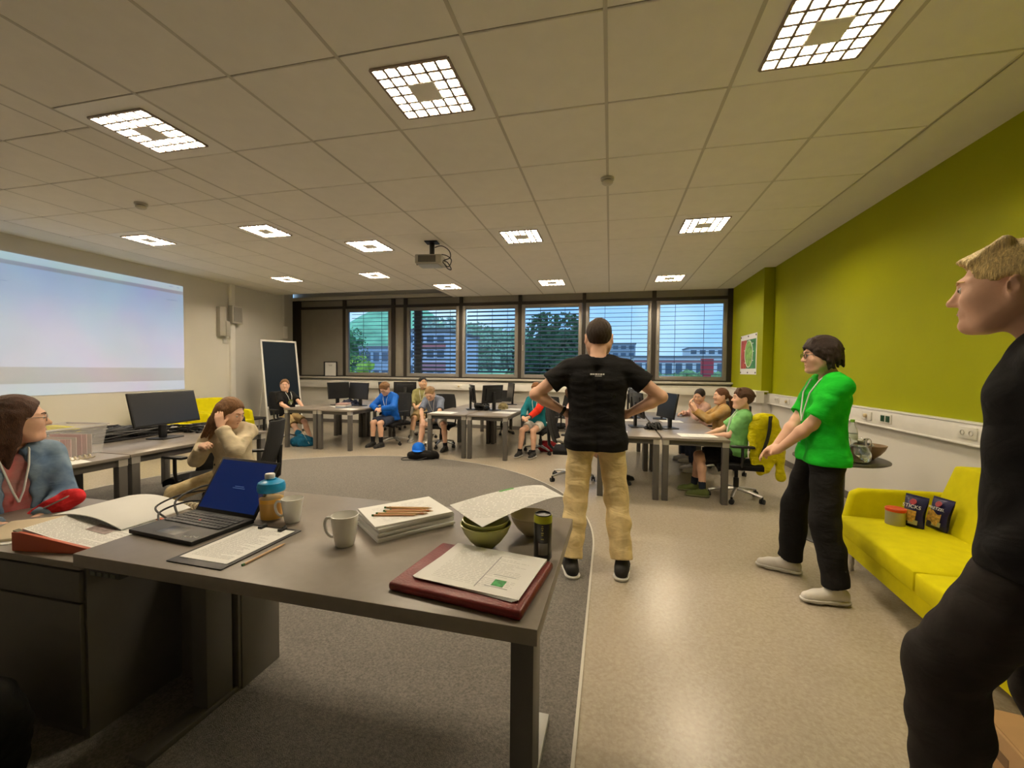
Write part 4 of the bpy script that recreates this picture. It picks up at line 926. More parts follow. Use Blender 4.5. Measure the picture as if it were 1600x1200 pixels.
        if hair == 'mop':
            for _ in range(46):
                th = rn.uniform(2.7, 6.7); z0_ = rn.uniform(-.02, .05); a = np.array([.083*math.cos(th), -.014+.102*math.sin(th), z0_]); b_ = a+np.array([rn.uniform(-.008, .008)+.006*math.cos(th), .008*math.sin(th)+rn.uniform(-.01, .01), -rn.uniform(.035, .075)])
                if a[1] > .03: b_[2] = max(b_[2], -.03)
                Q.cone(G(*a), G(*b_), .017*hs, .009*hs, .006*hs)
        # keep the face clear
        Q.ell(G(0, .108, -.022 if hair in ('boy', 'mop') else -.010), np.array([.094, .072, .088 if hair in ('boy', 'mop') else .104])*hs, hr, .008*hs, op='s')
        if hair not in ('long', 'mop'):
            for x in (-1, 1): Q.ell(G(x*.088, .0, -.012), np.array([.03, .030, .042])*hs, hr, .006*hs, op='s')
        if hair == 'long':
            for x in (-1, 1):
                for yy in (-.07, -.035, .0): Q.cone(G(x*.070, yy, .03), G(x*.083, yy-.008, -.11), .026*hs, .022*hs, .02*hs); Q.cone(G(x*.080, yy-.012, -.09), G(x*.072, yy-.04, -.25-.03*rn.random()), .024*hs, .010*hs, .012*hs)
            for x in (-.04, 0, .04): Q.cone(G(x, -.088, .02), G(x*1.2, -.098, -.13), .03*hs, .026*hs, .02*hs); Q.cone(G(x*1.2, -.096, -.12), G(x*1.2, -.11, -.27), .026*hs, .012*hs, .015*hs)
        if hair == 'pony':
            tl = P.get('tail', [(0, -.10, .02), (0, -.15, -.03), (.0, -.15, -.16), (0, -.13, -.27)])
            for a, b_, r1, r2 in zip(tl[:-1], tl[1:], (.022, .03, .026, .02), (.03, .026, .012, .01)): Q.cone(G(*a), G(*b_), r1*hs, r2*hs, .012*hs)
        link('hair', Q.mesh('hair', min(h, .007), HM, [(.0018, 260, hr[0, 0], hr[1, 0], hr[2, 0], 0), (.0012, 420, hr[0, 0], hr[1, 0], hr[2, 0], 2)]), body)
    return body, dict(bp=bp, hc=hc, hr=hr, g=g, sh=sh, el=el, wr=wr, kn=kn, an=an, s=s, up=up, fw=fw, tp=tp)
def hair_mat(c):
    n = 'hair_strands_%d_%d_%d' % c
    return mat(n, lin(c)[:3], .5, var=.45, vscale=40, bump=.5, bscale=90, aniso=(6, 6, 1), spec=.4)
M_LAN = mat('white_lanyard', (.72, .72, .70), .6)
def lanyard(body, J, drop=.36, card=True, m=M_LAN, w=.014):
    bp = J['bp']; s = J['s']; mb = MB(); y0 = .122
    L_ = [bp(-.05, -.05, .545), bp(-.068, -.005, .545), bp(-.066, .060, .49), bp(-.05, .104, .40), bp(-.02, .118, .26), bp(0, .116, .20)]
    Rr = [bp(.05, -.05, .545), bp(.068, -.005, .545), bp(.066, .060, .49), bp(.05, .104, .40), bp(.02, .118, .26), bp(0, .116, .20)]
    off = J['fw']*.016
    for q in (L_, Rr): mb.tube([tuple(p+off*(.3 if i < 2 else 1.0)) for i, p in enumerate(q)], w*.5*s if False else .0048, 6)
    o = mb.build('lanyard', m, body, smooth=True)
    return o
def sit(seat=.47, s=.8, lean=(0, -.12, 1), **k):
    d = dict(hs=1.12, pel=(0, 0, seat+.085*s), up=lean, hL=(-.12*s, .38*s, seat+.16*s), hR=(.12*s, .38*s, seat+.16*s), eL=(-.8, -.4, -.4), eR=(.8, -.4, -.4),
             fL=(-.10, .40*s, .085*s), fR=(.10, .40*s, .085*s), kL=(0, 1, 1), kR=(0, 1, 1), dL=(.4, .8, -.2), dR=(-.4, .8, -.2), nL=(.3, -.2, -.9), nR=(-.3, -.2, -.9))
    d.update(k); return d
# ---------------------------------------------------------------- cast
F_BLACK = fabric('black_cotton', (22, 21, 22)); F_BLACK2 = fabric('black_jacket_cloth', (20, 19, 20), bump=.1); F_KHAKI = fabric('khaki_chino', (222, 200, 150), wr=.22); F_GREEN = fabric('bright_green_cotton', (24, 186, 42)); F_BLKTROUS = fabric('black_trousers', (24, 23, 24)); F_CHARC = fabric('charcoal_trousers', (40, 36, 34))
F_DENIM = fabric('denim', (142, 164, 184), col2=lin((84, 108, 138))[:3], vscale=9); F_CREAM = fabric('beige_sweatshirt', (204, 190, 162)); F_BLUE = fabric('royal_blue_jacket', (12, 92, 190), rough=.6); F_NAVY = fabric('navy_shorts', (58, 66, 86))
F_OLIVE = fabric('olive_shirt', (140, 136, 90)); F_GREYB = fabric('grey_blue_cotton', (118, 128, 150)); F_TEAL = fabric('teal_cotton', (20, 110, 122)); F_RED = fabric('orange_red_cotton', (208, 50, 30)); F_MINT = fabric('mint_green_cotton', (120, 184, 112)); F_TAN = fabric('tan_sweater', (186, 160, 116), col2=lin((176, 134, 66))[:3], vscale=12)
F_BEIGE = fabric('beige_shorts', (170, 148, 104)); F_WHITE = fabric('white_cotton', (200, 196, 190)); F_PINK = fabric('pale_pink_cotton', (214, 176, 164)); F_PRINT = fabric('beige_printed_trousers', (216, 198, 156), col2=lin((176, 154, 110))[:3], vscale=16)
M_SOLEW = mat('white_sole', (.66, .64, .60), .5); M_SHOEW = mat('white_leather', (.70, .67, .63), .5, var=.04); M_SHOEB = mat('black_canvas', (.02, .019, .018), .7); M_SHOEG = mat('olive_sneaker', (.10, .13, .03), .7); M_SHOEGR = mat('grey_sneaker', (.30, .29, .27), .7)
M_SOCKD = fabric('dark_sock', (26, 26, 30), wr=0); M_SOCKW = fabric('light_sock', (150, 144, 132), wr=0)
# 1 the man with his hands on his hips, seen from behind
b1, J1 = person('man standing with his back to us, black t-shirt and khaki trousers, hands on hips', (-.04, .98, 0), 0.06, 1.06,
    dict(pel=(0, 0, .995), up=(0, -.02, 1), hs=1.1, bulk=1.14, hL=(-.225, .02, 1.14), hR=(.225, .02, 1.14), eL=(-1, -.12, .05), eR=(1, -.12, .05), dL=(.7, .75, -.25), dR=(-.7, .75, -.25), nL=(.75, -.65, -.1), nR=(-.75, -.65, -.1), cL=.25, cR=.25,
         fL=(-.165, -.20, .09), fR=(.19, -.16, .09), kL=(-.1, 1, 0), kR=(.1, 1, 0), toL=(-.25, 1, 0), toR=(.2, 1, 0), hpit=-.05),
    dict(tops=[dict(name='t_shirt', mat=F_BLACK, sleeve=.55, hem=-.10, off=.016, loose=.022, flare=.05)], pants=dict(mat=F_KHAKI, len=1.93, off=.012, loose=.024, fold=.0026), shoes=dict(mat=M_SHOEB, sole=M_SOLEW)),
    h=.0068, hairc=(48, 34, 24), hair='crop')
lanyard_b = MB().tube([tuple(J1['bp'](.07*math.sin(a), -.012-.062*math.cos(a), .492+.006*math.cos(a))) for a in np.linspace(-1.5, 1.5, 11)], .006, 6).build('lanyard', M_LAN, b1, smooth=True)
tx = MB()
for i, (x, w) in enumerate(((-.052, .016), (-.034, .012), (-.018, .018), (.004, .010), (.018, .014), (.036, .012))): tx.box(x, x+w, -.002, .0, -.005, .005)
tx.box(-.018, .030, -.002, 0, -.0145, -.0115)
tx.build('lettering', mat('shirt_print_white', (.7, .7, .68), .7), b1, tuple(J1['bp'](.0, -.118, .418)), (R_(-12), 0, 0))
MB().lathe([(.034, -.011), (.038, -.011), (.038, .011), (.034, .011), (.034, -.011)], 20).build('watch', M_BLACKP, b1, tuple(J1['wr'][0]+nrm(J1['el'][0]-J1['wr'][0])*.03), tuple(Vector(J1['el'][0]-J1['wr'][0]).to_track_quat('Z', 'Y').to_euler()), smooth=True)
# 2 the teen in the green t-shirt, side on
b2, J2 = person('teenager in a bright green t-shirt and black trousers standing side on, hands clasped', (1.44, 1.02, 0), R_(90), .975,
    dict(pel=(0, -.015, .935), up=(0, -.02, 1), bend=(0, -.02, 0), headoff=(0, .05, -.01), bulk=.98, hyaw=R_(-4), hpit=-.10, hL=(-.04, .25, .94), hR=(.03, .27, .91), eL=(-.5, -.8, -.3), eR=(.5, -.8, -.3), dL=(.7, .55, -.35), dR=(-.25, .85, -.45), nL=(.4, -.6, -.5), nR=(-.5, -.3, -.7), cL=.75, cR=.45,
         fL=(-.22, -.03, .085), fR=(.18, .09, .085), kL=(-.1, 1, 0), kR=(.15, 1, 0), toL=(-.12, 1, 0), toR=(.30, 1, 0)),
    dict(tops=[dict(name='t_shirt', mat=F_GREEN, sleeve=.80, hem=-.07, off=.013, loose=.024, flare=.09, fold=.002)], pants=dict(mat=F_BLKTROUS, len=1.95, off=.012, loose=.03, fold=.003), shoes=dict(mat=M_SHOEW, sole=M_SOLEW)),
    h=.0062, hairc=(44, 30, 24), hair='mop')
lanyard(b2, J2)
MB().box(-.028, .028, -.002, .002, -.045, .045).build('name_badge', mat('badge_pale_blue', (.35, .5, .62), .4), b2, tuple(J2['bp'](0, .15, .10)), (R_(-8), 0, 0))
def glasses(b, J, m=M_BLACKP):
    g = J['g']; mb = MB()
    for x in (-1, 1):
        mb.tube([tuple(g(x*.033+.021*math.cos(a), .100+.004*math.sin(a)*0, .008+.017*math.sin(a))) for a in np.linspace(0, 6.28, 14)[:-1]], .0018, 5, closed=True)
        mb.tube([tuple(g(x*.054, .098, .012)), tuple(g(x*.076, .06, .014)), tuple(g(x*.083, -.01, .012))], .0018, 5)
    mb.tube([tuple(g(-.012, .101, .012)), tuple(g(0, .104, .014)), tuple(g(.012, .101, .012))], .0018, 5); return mb.build('glasses', m, b, smooth=True)
glasses(b2, J2)
# 3 the fair-haired young man at the right picture edge
b3, J3 = person('fair-haired young man in a black jacket cut off by the right picture edge', (1.26, -.72, 0), R_(52), 1.06,
    dict(pel=(0, -.02, 1.015), up=(0, -.02, 1), bend=(0, .02, 0), headoff=(0, .055, -.01), hyaw=R_(2), hpit=-.06, hL=(-.15, .05, .955), hR=(.155, .05, .955), eL=(-.45, -1, 0), eR=(.45, -1, 0), dL=(.25, .1, -1), dR=(-.25, .1, -1), nL=(1, 0, 0), nR=(-1, 0, 0), cL=.2, cR=.2,
         fL=(-.10, .15, .125), fR=(.10, -.16, .09), kL=(0, 1, 0), kR=(0, 1, 0), toL=(-.1, 1, 0), toR=(.2, 1, 0)),
    dict(tops=[dict(name='undershirt', mat=F_WHITE, sleeve=.3, hem=-.02, off=.006, neck=.056), dict(name='jacket', mat=F_BLACK2, sleeve=1.99, hem=-.09, off=.026, loose=.026, flare=.1, neck=.070, collar=True, fold=.002)], pants=dict(mat=F_CHARC, len=1.94, off=.014, loose=.032, fold=.003), shoes=dict(mat=M_SHOEB, sole=M_SOLEW)),
    h=.0062, hairc=(232, 196, 134), hair='quiff')
# 4 girl in the denim jacket
b4, J4 = person('girl in a denim jacket and glasses sitting at the left picture edge', (-2.95, -.70, 0), R_(-104), .90,
    sit(.50, .88, (0, -.10, 1), hyaw=R_(74), hpit=-.02, headoff=(-.02, .035, 0), hL=(-.02, .27, .70), hR=(.10, .28, .70), cL=.7, cR=.7),
    dict(tops=[dict(name='t_shirt', mat=fabric('red_grey_print', (196, 60, 56), col2=lin((150, 140, 140))[:3], vscale=5), sleeve=.4, hem=-.02, off=.008), dict(name='denim_jacket', mat=F_DENIM, sleeve=1.92, hem=-.02, off=.022, loose=.018, open=.055, neck=.075, collar=True)],
         pants=dict(mat=F_NAVY, len=1.9)), h=.0075, hairc=(74, 46, 30), hair='long', fem=True)
lanyard(b4, J4); glasses(b4, J4, mat('clear_frame', (.3, .25, .22), .3))
chair(-3.00, -.70, R_(-104), 'black swivel chair under the girl in the denim jacket')
# 5 girl in the beige sweatshirt, head on her hand
b5, J5 = person('girl in a beige sweatshirt resting her head on her hand', (-3.08, .76, 0), R_(196), .86,
    sit(.48, .86, (-.02, .14, 1), hyaw=R_(80), hpit=-.42, bend=(.0, .05, -.02), headoff=(.0, .02, -.01), hL=(-.045, .27, .985), eL=(-.7, .25, -1), dL=(.25, -.2, 1), nL=(.1, -.9, -.1), cL=.35, hR=(.10, .27, .83), eR=(.5, -.2, -.8), dR=(-.6, .5, .2), nR=(0, -.5, -.7), cR=.9,
        fR=(.50, .20, .08), kR=(.9, .5, .7), fL=(-.02, .42, .08)),
    dict(tops=[dict(name='sweatshirt', mat=F_CREAM, sleeve=1.93, hem=-.06, off=.024, loose=.028, flare=.08, fold=.003)], pants=dict(mat=F_PRINT, len=1.9, loose=.02), shoes=dict(mat=M_SHOEW, sole=M_SOLEW)),
    h=.0075, hairc=(120, 84, 50), hair='long', fem=True)
chair(-3.22, .96, R_(120), 'black swivel chair under the girl in the beige sweatshirt')
# 6 boy in black with lanyard, left group
b6, J6 = person('boy in a black t-shirt with white lanyard sitting in front of the dark board', (-6.17, 4.92, 0), R_(-102), .86,
    sit(.47, .86, (0, -.16, 1), hyaw=R_(-38), hpit=-.03, hL=(-.06, .34, .70), hR=(.16, .30, .66), fL=(-.10, .52, .08), fR=(.14, .60, .08)),
    dict(tops=[dict(name='t_shirt', mat=F_BLACK, sleeve=.8, hem=-.04, off=.014, loose=.022)], pants=dict(name='shorts', mat=F_BEIGE, len=.86, loose=.02), shoes=dict(mat=M_SHOEGR, sole=M_SOLEW)),
    hairc=(124, 90, 56), hair='short')
lanyard(b6, J6); chair(-6.20, 4.93, R_(-102), 'black swivel chair under the boy in the black t-shirt')
MB().lathe([(0, .004), (.045, .003), (.055, 0)], 16).build('shirt_print', mat('shirt_print_green', (.12, .16, .03), .7, var=.6, vscale=30), b6, tuple(J6['bp'](0, .128, .26)), (R_(-98), 0, 0))
# 7 boy in the blue jacket
b7, J7 = person('boy in a bright blue hooded jacket and navy shorts looking down at his hands', (-4.08, 5.18, 0), R_(168), .88,
    sit(.46, .88, (0, .06, 1), hyaw=R_(4), hpit=-.62, bend=(0, .05, -.01), headoff=(0, .03, -.01), hL=(-.04, .30, .71), hR=(.05, .30, .70), eL=(-1, -.1, -.2), eR=(1, -.1, -.2), cL=.8, cR=.8, dL=(.8, .5, -.1), dR=(-.8, .5, -.1), fL=(-.08, .34, .08), fR=(.10, .36, .08)),
    dict(tops=[dict(name='jacket', mat=F_BLUE, sleeve=1.92, hem=-.06, off=.028, loose=.026, flare=.08, hood=True)], pants=dict(name='shorts', mat=F_NAVY, len=.84, loose=.026), shoes=dict(mat=M_SHOEB, sole=M_DARK, sock=M_SOCKD, sockh=.32)),
    hairc=(122, 88, 54), hair='boy')
lanyard(b7, J7); glasses(b7, J7); chair(-4.05, 5.26, R_(160), 'black swivel chair under the boy in the blue jacket')
# 8 boy in olive shirt
b8, J8 = person('boy in an olive green shirt with lanyard sitting behind the others by the window', (-3.82, 6.05, 0), R_(196), .90,
    sit(.49, .90, (0, -.14, 1), hyaw=R_(26), hpit=.05, hL=(.02, .34, .70), hR=(.10, .30, .68), fL=(-.04, .46, .08), fR=(.14, .48, .08)),
    dict(tops=[dict(name='shirt', mat=F_OLIVE, sleeve=1.5, hem=-.06, off=.02, loose=.03, collar=True)], pants=dict(name='shorts', mat=F_BEIGE, len=.8, loose=.03), shoes=dict(mat=M_SHOEGR, sole=M_SOLEW, sock=M_SOCKW, sockh=.4)),
    skin='tan', hairc=(24, 20, 18), hair='short')
lanyard(b8, J8); chair(-3.82, 6.10, R_(200), 'black swivel chair under the boy in the olive shirt')
# 9 boy in grey-blue
b9, J9 = person('boy in a grey-blue t-shirt bent forward with his forearms on his knees', (-3.08, 5.12, 0), R_(178), .88,
    sit(.47, .88, (0, .32, 1), hyaw=R_(6), hpit=-.72, bend=(0, .08, -.04), headoff=(0, .03, -.02), hL=(-.12, .48, .56), hR=(.06, .48, .56), eL=(-1, .2, -.2), eR=(1, .2, -.2), cL=.4, cR=.4, dL=(.5, .6, -.6), dR=(-.5, .6, -.6), fL=(-.30, .30, .08), fR=(.12, .46, .08), kL=(-.5, 1, 1), kR=(.15, 1, 1)),
    dict(tops=[dict(name='t_shirt', mat=F_GREYB, sleeve=.85, hem=-.04, off=.016, loose=.026)], pants=dict(name='shorts', mat=F_WHITE, len=.72, loose=.024), shoes=dict(mat=M_SHOEB, sole=M_DARK, sock=M_SOCKD, sockh=.2)),
    hairc=(158, 128, 92), hair='short')
lanyard(b9, J9); chair(-3.04, 5.20, R_(185), 'black swivel chair under the boy in the grey-blue shirt')
# 10 boy in teal and red
b10, J10 = person('boy in a teal top with red sleeve and white shorts beside the middle table', (-1.19, 5.06, 0), R_(168), .87,
    sit(.47, .87, (0, -.02, 1), hyaw=R_(4), hpit=-.08, hL=(.0, .36, .66), hR=(.10, .36, .66), cL=.8, cR=.8, dL=(.8, .4, -.2), dR=(-.7, .5, -.2), fL=(-.10, .38, .08), fR=(.14, .40, .08)),
    dict(tops=[dict(name='long_sleeve_top', mat=F_TEAL, sleeve=1.92, hem=-.06, off=.016, loose=.018)], pants=dict(name='shorts', mat=F_WHITE, len=.62, loose=.02), shoes=dict(mat=M_SHOEB, sole=M_SOLEW, sock=M_SOCKD, sockh=.15)),
    hairc=(132, 88, 52), hair='boy')
Q = SDF(); s_ = .87
for i in (0,):
    a, e, w = J10['sh'][i], J10['el'][i], J10['wr'][i]; e2 = e+(w-e)*.90
    Q.cone(a+V(.02, 0, .0), e, .060*s_+.012, .046*s_+.021, .03*s_); Q.cone(e, e2, .046*s_+.021, .033*s_+.021, .02*s_, [(nrm(w-e), e2)])
link('red_sleeve', Q.mesh('red_sleeve', .0085, F_RED, folds(3, .0014, 40)), b10)
lanyard(b10, J10); chair(-1.13, 5.16, R_(150), 'black swivel chair under the boy in teal and red')
# 11 boy in mint green
b11, J11 = person('boy in a light green t-shirt sitting side on at the right group', (1.48, 3.10, 0), R_(84), .90,
    sit(.48, .90, (0, -.16, 1), hyaw=R_(4), hpit=.03, hL=(.02, .27, .70), hR=(.12, .30, .70), dL=(.3, .9, -.1), eL=(-.3, -.8, -.5), fL=(-.10, .34, .08), fR=(.12, .42, .08), toL=(0, 1, 0)),
    dict(tops=[dict(name='t_shirt', mat=F_MINT, sleeve=.75, hem=-.05, off=.016, loose=.026)], pants=dict(name='shorts', mat=F_BLKTROUS, len=.86, loose=.026), shoes=dict(mat=M_SHOEG, sole=mat('olive_sole', (.16, .17, .08), .6), sock=fabric('navy_sock', (40, 48, 62), wr=0), sockh=.28)),
    hairc=(84, 56, 36), hair='boy')
lanyard(b11, J11); chair(1.50, 3.10, R_(86), 'black swivel chair under the boy in the light green t-shirt')
# 12 girl in tan sweater
b12, J12 = person('girl in a tan patterned sweater with a ponytail leaning on the table by the window', (1.62, 4.38, 0), R_(92), .86,
    sit(.46, .86, (0, -.04, 1), hyaw=R_(8), hpit=-.03, hL=(.0, .34, .90), hR=(.08, .36, .90), eL=(-.3, .2, -1), eR=(.3, .2, -1), dL=(.2, .4, 1), dR=(-.2, .4, 1)),
    dict(tops=[dict(name='sweater', mat=F_TAN, sleeve=1.93, hem=-.05, off=.022, loose=.024)], pants=dict(mat=F_NAVY, len=1.9), shoes=dict(mat=M_SHOEW, sole=M_SOLEW)),
    hairc=(96, 60, 38), hair='pony', fem=True)
chair(1.66, 4.38, R_(96), 'black swivel chair under the girl in the tan sweater')
# 13 dark-haired child
b13, J13 = person('dark-haired child with a braid leaning on one hand behind the leaning monitor', (1.62, 5.20, 0), R_(104), .85,
    sit(.46, .85, (.0, .16, 1), hyaw=R_(40), hpit=-.35, hup=(-.3, 0, 1), bend=(0, .06, -.02), hL=(-.02, .30, .90), dL=(0, -.1, 1), nL=(0, -1, 0), eL=(-.3, .3, -1), hR=(.12, .36, .78)),
    dict(tops=[dict(name='cardigan', mat=F_PINK, sleeve=1.9, hem=-.05, off=.016, loose=.018)], pants=dict(mat=F_NAVY, len=1.9), shoes=dict(mat=M_SHOEW, sole=M_SOLEW)),
    hairc=(42, 30, 26), hair='pony', fem=True)
chair(1.68, 5.20, R_(104), 'black swivel chair under the dark-haired child')
# 14 child hidden behind the man
b14, J14 = person('child in a pale shirt and shorts mostly hidden behind the standing man', (-.40, 3.42, 0), R_(-88), .88,
    sit(.47, .88, (0, -.06, 1), hyaw=R_(20), hL=(-.10, .40, .76), hR=(.14, .38, .76), fL=(-.10, .62, .08), fR=(.12, .55, .08)),
    dict(tops=[dict(name='t_shirt', mat=F_PINK, sleeve=.7, hem=-.05, off=.014, loose=.02)], pants=dict(name='shorts', mat=F_NAVY, len=.6, loose=.02), shoes=dict(mat=M_SHOEB, sole=M_DARK)),
    hairc=(96, 66, 44), hair='short')
chair(-.43, 3.42, R_(-88), 'black swivel chair half hidden behind the legs of the standing man')
chair(-5.05, 7.05, R_(170), 'empty black swivel chair behind the left window group')
chair(-.95, 5.75, R_(120), 'empty black swivel chair behind the boy in teal and red')
chair(-2.35, 6.0+1.1, R_(190), 'empty black swivel chair behind the middle window group')
chair(-5.62, .35, R_(-80), 'empty black swivel chair on the projection wall side of the cable table')
chair(-3.74, 1.05, R_(88), 'empty black swivel chair pushed under the table with the wide monitor')
# ================================================================== things on the foreground desk
def slab(name, mats, w, d, t, loc, rz, label, cat, parent=None, grp=None, bevel=0):
    o = MB().box(-w/2, w/2, -d/2, d/2, 0, t).build(name, mats, parent, loc, (0, 0, rz), bevel=bevel)
    return tag(o, label, cat, grp) if parent is None else o
# laptop
lp = empty('laptop', (-1.545, -.893, DZ), R_(-6), 'open black laptop with dark blue screen on the foreground desk', 'laptop'); lp.scale = (1.05, 1.08, 1.06)
M_LAP = mat('laptop_black', (.018, .018, .019), .5, var=.1)
base = MB().box(-.165, .165, -.115, .115, .0, .016).build('base', M_LAP, lp, bevel=.003)
MB().box(-.150, .150, -.010, .095, .0158, .0165).build('keyboard_well', M_BLACKP, base)
km = MB().box(-.0085, .0085, -.0082, .0082, 0, .003).mesh('key', mat('key_black', (.028, .028, .03), .45))
for r in range(5):
    for c in range(15):
        if r == 0 and 4 <= c <= 8: continue
        link('key', km, base, (-.137+c*.0195+(.004 if r % 2 else 0), -.002+r*.0205, .0163))
MB().box(-.047, .047, -.0082, .0082, 0, .003).build('space_bar', MATS['key_black'], base, (-.02, -.002, .0163))
MB().box(-.05, .05, -.095, -.032, .0158, .0163).build('touchpad', mat('touchpad', (.03, .03, .03), .35), base, bevel=.002)
MB().lathe([(0, .0045), (.0045, .004), (.005, 0)], 12).build('pointing_stick', mat('stick_red', (.45, .02, .02), .5), base, (-.012, .03, .0163))
def text(body, size, m, parent, loc, rot, depth=.0004, name='lettering', align='CENTER'):
    cu_ = bpy.data.curves.new(name, 'FONT'); cu_.body = body; cu_.size = size; cu_.align_x = align; cu_.align_y = 'CENTER'; cu_.extrude = depth
    o = bpy.data.objects.new(name, cu_); COL.objects.link(o); dg = bpy.context.evaluated_depsgraph_get(); me = bpy.data.meshes.new_from_object(o.evaluated_get(dg))
    bpy.data.objects.remove(o); me.materials.clear(); me.materials.append(m); return link(name, me, parent, loc, rot)
M_SILV = mat('silver_print', (.62, .62, .60), .35)
text('ThinkPad', .016, M_SILV, base, (.115, -.088, .0164), (0, 0, R_(14)))
lid = empty('lid_hinge', (0, .112, .014)); lid.parent = lp; lid.rotation_euler = (R_(-17), 0, 0)
lid = MB(); lid.T = Matrix.Translation((0, .112, .012)) @ Matrix.Rotation(R_(-31), 4, 'X')
bpy.data.objects.remove(bpy.data.objects['lid_hinge'])
lid.box(-.165, .165, 0, .007, .0, .232); lid = lid.build('lid', M_LAP, lp, bevel=.002)
sc_ = MB(); sc_.T = Matrix.Translation((0, .112, .012)) @ Matrix.Rotation(R_(-31), 4, 'X'); sc_.box(-.154, .154, -.0008, 0, .018, .222); sc_.build('screen', mat('blue_screen', (.004, .006, .02), .25, emit=(.001, .006, .034), estr=1.2), lid)
tl_ = MB(); tl_.T = Matrix.Translation((0, .112, .012)) @ Matrix.Rotation(R_(-31), 4, 'X')
for x, w, z in ((-.012, .05, .115), (-.02, .066, .108)): tl_.box(x, x+w, -.0014, -.0008, z, z+.003)
tl_.build('screen_text', mat('screen_text', (.02, .03, .06), .4, emit=(.03, .05, .11), estr=1), lid)
# cables behind the laptop, on the side cabinet
M_CAB2 = mat('cable_black', (.012, .012, .013), .5)
def cable(pts, r, label, m=M_CAB2, name='cable', cat='cable'): return tag(MB().tube(spl(pts, 8), r, 7).build(name, m, smooth=True), label, cat)
# ---- clipboard with sheet and pencil
cb = empty('clipboard', (-1.235, -.985, DZ), R_(-2), 'dark clipboard holding a printed sheet beside the laptop', 'clipboard')
MB().box(-.115, .115, -.165, .175, 0, .004).build('board', mat('clipboard_dark', (.03, .028, .03), .5), cb, bevel=.001)
MB().box(-.100, .100, -.145, .145, 0, .0012).build('sheet', print_mat('sheet_text', 46, 40, .2, .29), cb, (0, .012, .0042))
for x in (-.055, .04): MB().box(x, x+.018, .135, .165, .004, .014).cyl((x+.009, .150, .012), (x+.009, .166, .016), .004).build('clip', M_BLACKP, cb, bevel=.001)
M_PENC = mat('pencil_wood', (.62, .40, .20), .5)
def pencil(loc, rz, label, col, grp=None, ry=0):
    e = empty('pencil', loc, rz, label, 'pencil', grp)
    MB().cyl((-.075, 0, .0038), (.078, 0, .0038), .0038, n=6).build('shaft', mat('pencil_%d' % (hash(col) % 9999), col, .45), e)
    MB().cyl((.078, 0, .0038), (.096, 0, .0038), .0038, .0008, n=6).build('point', M_PENC, e)
    MB().cyl((-.083, 0, .0038), (-.075, 0, .0038), .0040, n=8).build('ferrule', mat('pencil_green_end', (.05, .16, .04), .5), e)
    return e
pencil((-1.085, -1.03, DZ), R_(88), 'natural wooden pencil lying against the clipboard', (.66, .43, .24))
# ---- shaker bottle
sb = empty('shaker_bottle', (-1.325, -.735, DZ), 0, 'plastic shaker bottle with orange juice and blue lid', 'bottle')
M_CLR = mat('frosted_plastic', (.85, .74, .46), .2, alpha=.16)
sb.scale = (1.12, 1.12, 1.14)
MB().lathe([(0, .002), (.036, .002), (.039, .01), (.043, .10), (.044, .112), (.042, .112), (.041, .10), (.0375, .012), (0, .006)], 32).build('cup', M_CLR, sb, smooth=True)
MB().lathe([(0, .007), (.0365, .009), (.0405, .082), (0, .082)], 32).build('juice', mat('orange_juice', (.92, .46, .004), .35), sb, smooth=True)
MB().lathe([(.046, .108), (.048, .112), (.048, .128), (.044, .140), (.030, .148), (.018, .150), (.018, .154), (0, .154)], 32).build('lid', mat('cyan_lid', (.01, .30, .62), .3), sb, smooth=True)
MB().lathe([(.017, .152), (.0175, .158), (.0175, .168), (.015, .171), (0, .171)], 24).build('spout_cap', mat('cap_white', (.72, .72, .70), .4), sb, (-.006, 0, 0), smooth=True)
# ---- mugs
M_MUG = mat('white_glaze', (.86, .85, .81), .18, coat=.3)
def mug(loc, rz, label, s=1):
    e = empty('mug', loc, rz, label, 'mug'); e.scale = (s, s, s)
    MB().lathe([(0, .002), (.026, .0), (.029, .004), (.034, .03), (.041, .085), (.0425, .097), (.0405, .098), (.038, .085), (.031, .03), (.026, .009), (0, .007)], 36).build('cup', M_MUG, e, smooth=True)
    MB().tube(spl([(.039, 0, .082), (.058, 0, .084), (.066, 0, .066), (.060, 0, .040), (.046, 0, .026), (.033, 0, .028)], 6), .0052, 8).build('handle', M_MUG, e, smooth=True)
    for k, (q, w) in enumerate(((0, .004), (1, .003), (2, .0045), (3, .003), (4, .004), (5, .003))):
        a = R_(-150+q*7); MB().box(-.0022, .0022, -.0004, .0006, -.0012, .0012).build('print', mat('mug_print', (.36, .14, .10), .5), e, (.0385*math.cos(a), .0385*math.sin(a), .056), (0, 0, a+math.pi/2))
    return e
mug((-1.222, -.735, DZ), R_(200), 'white mug standing right beside the orange shaker bottle', 1.02)
mug((-.872, -.885, DZ), R_(188), 'white mug standing alone in the middle of the foreground desk', 1.14)
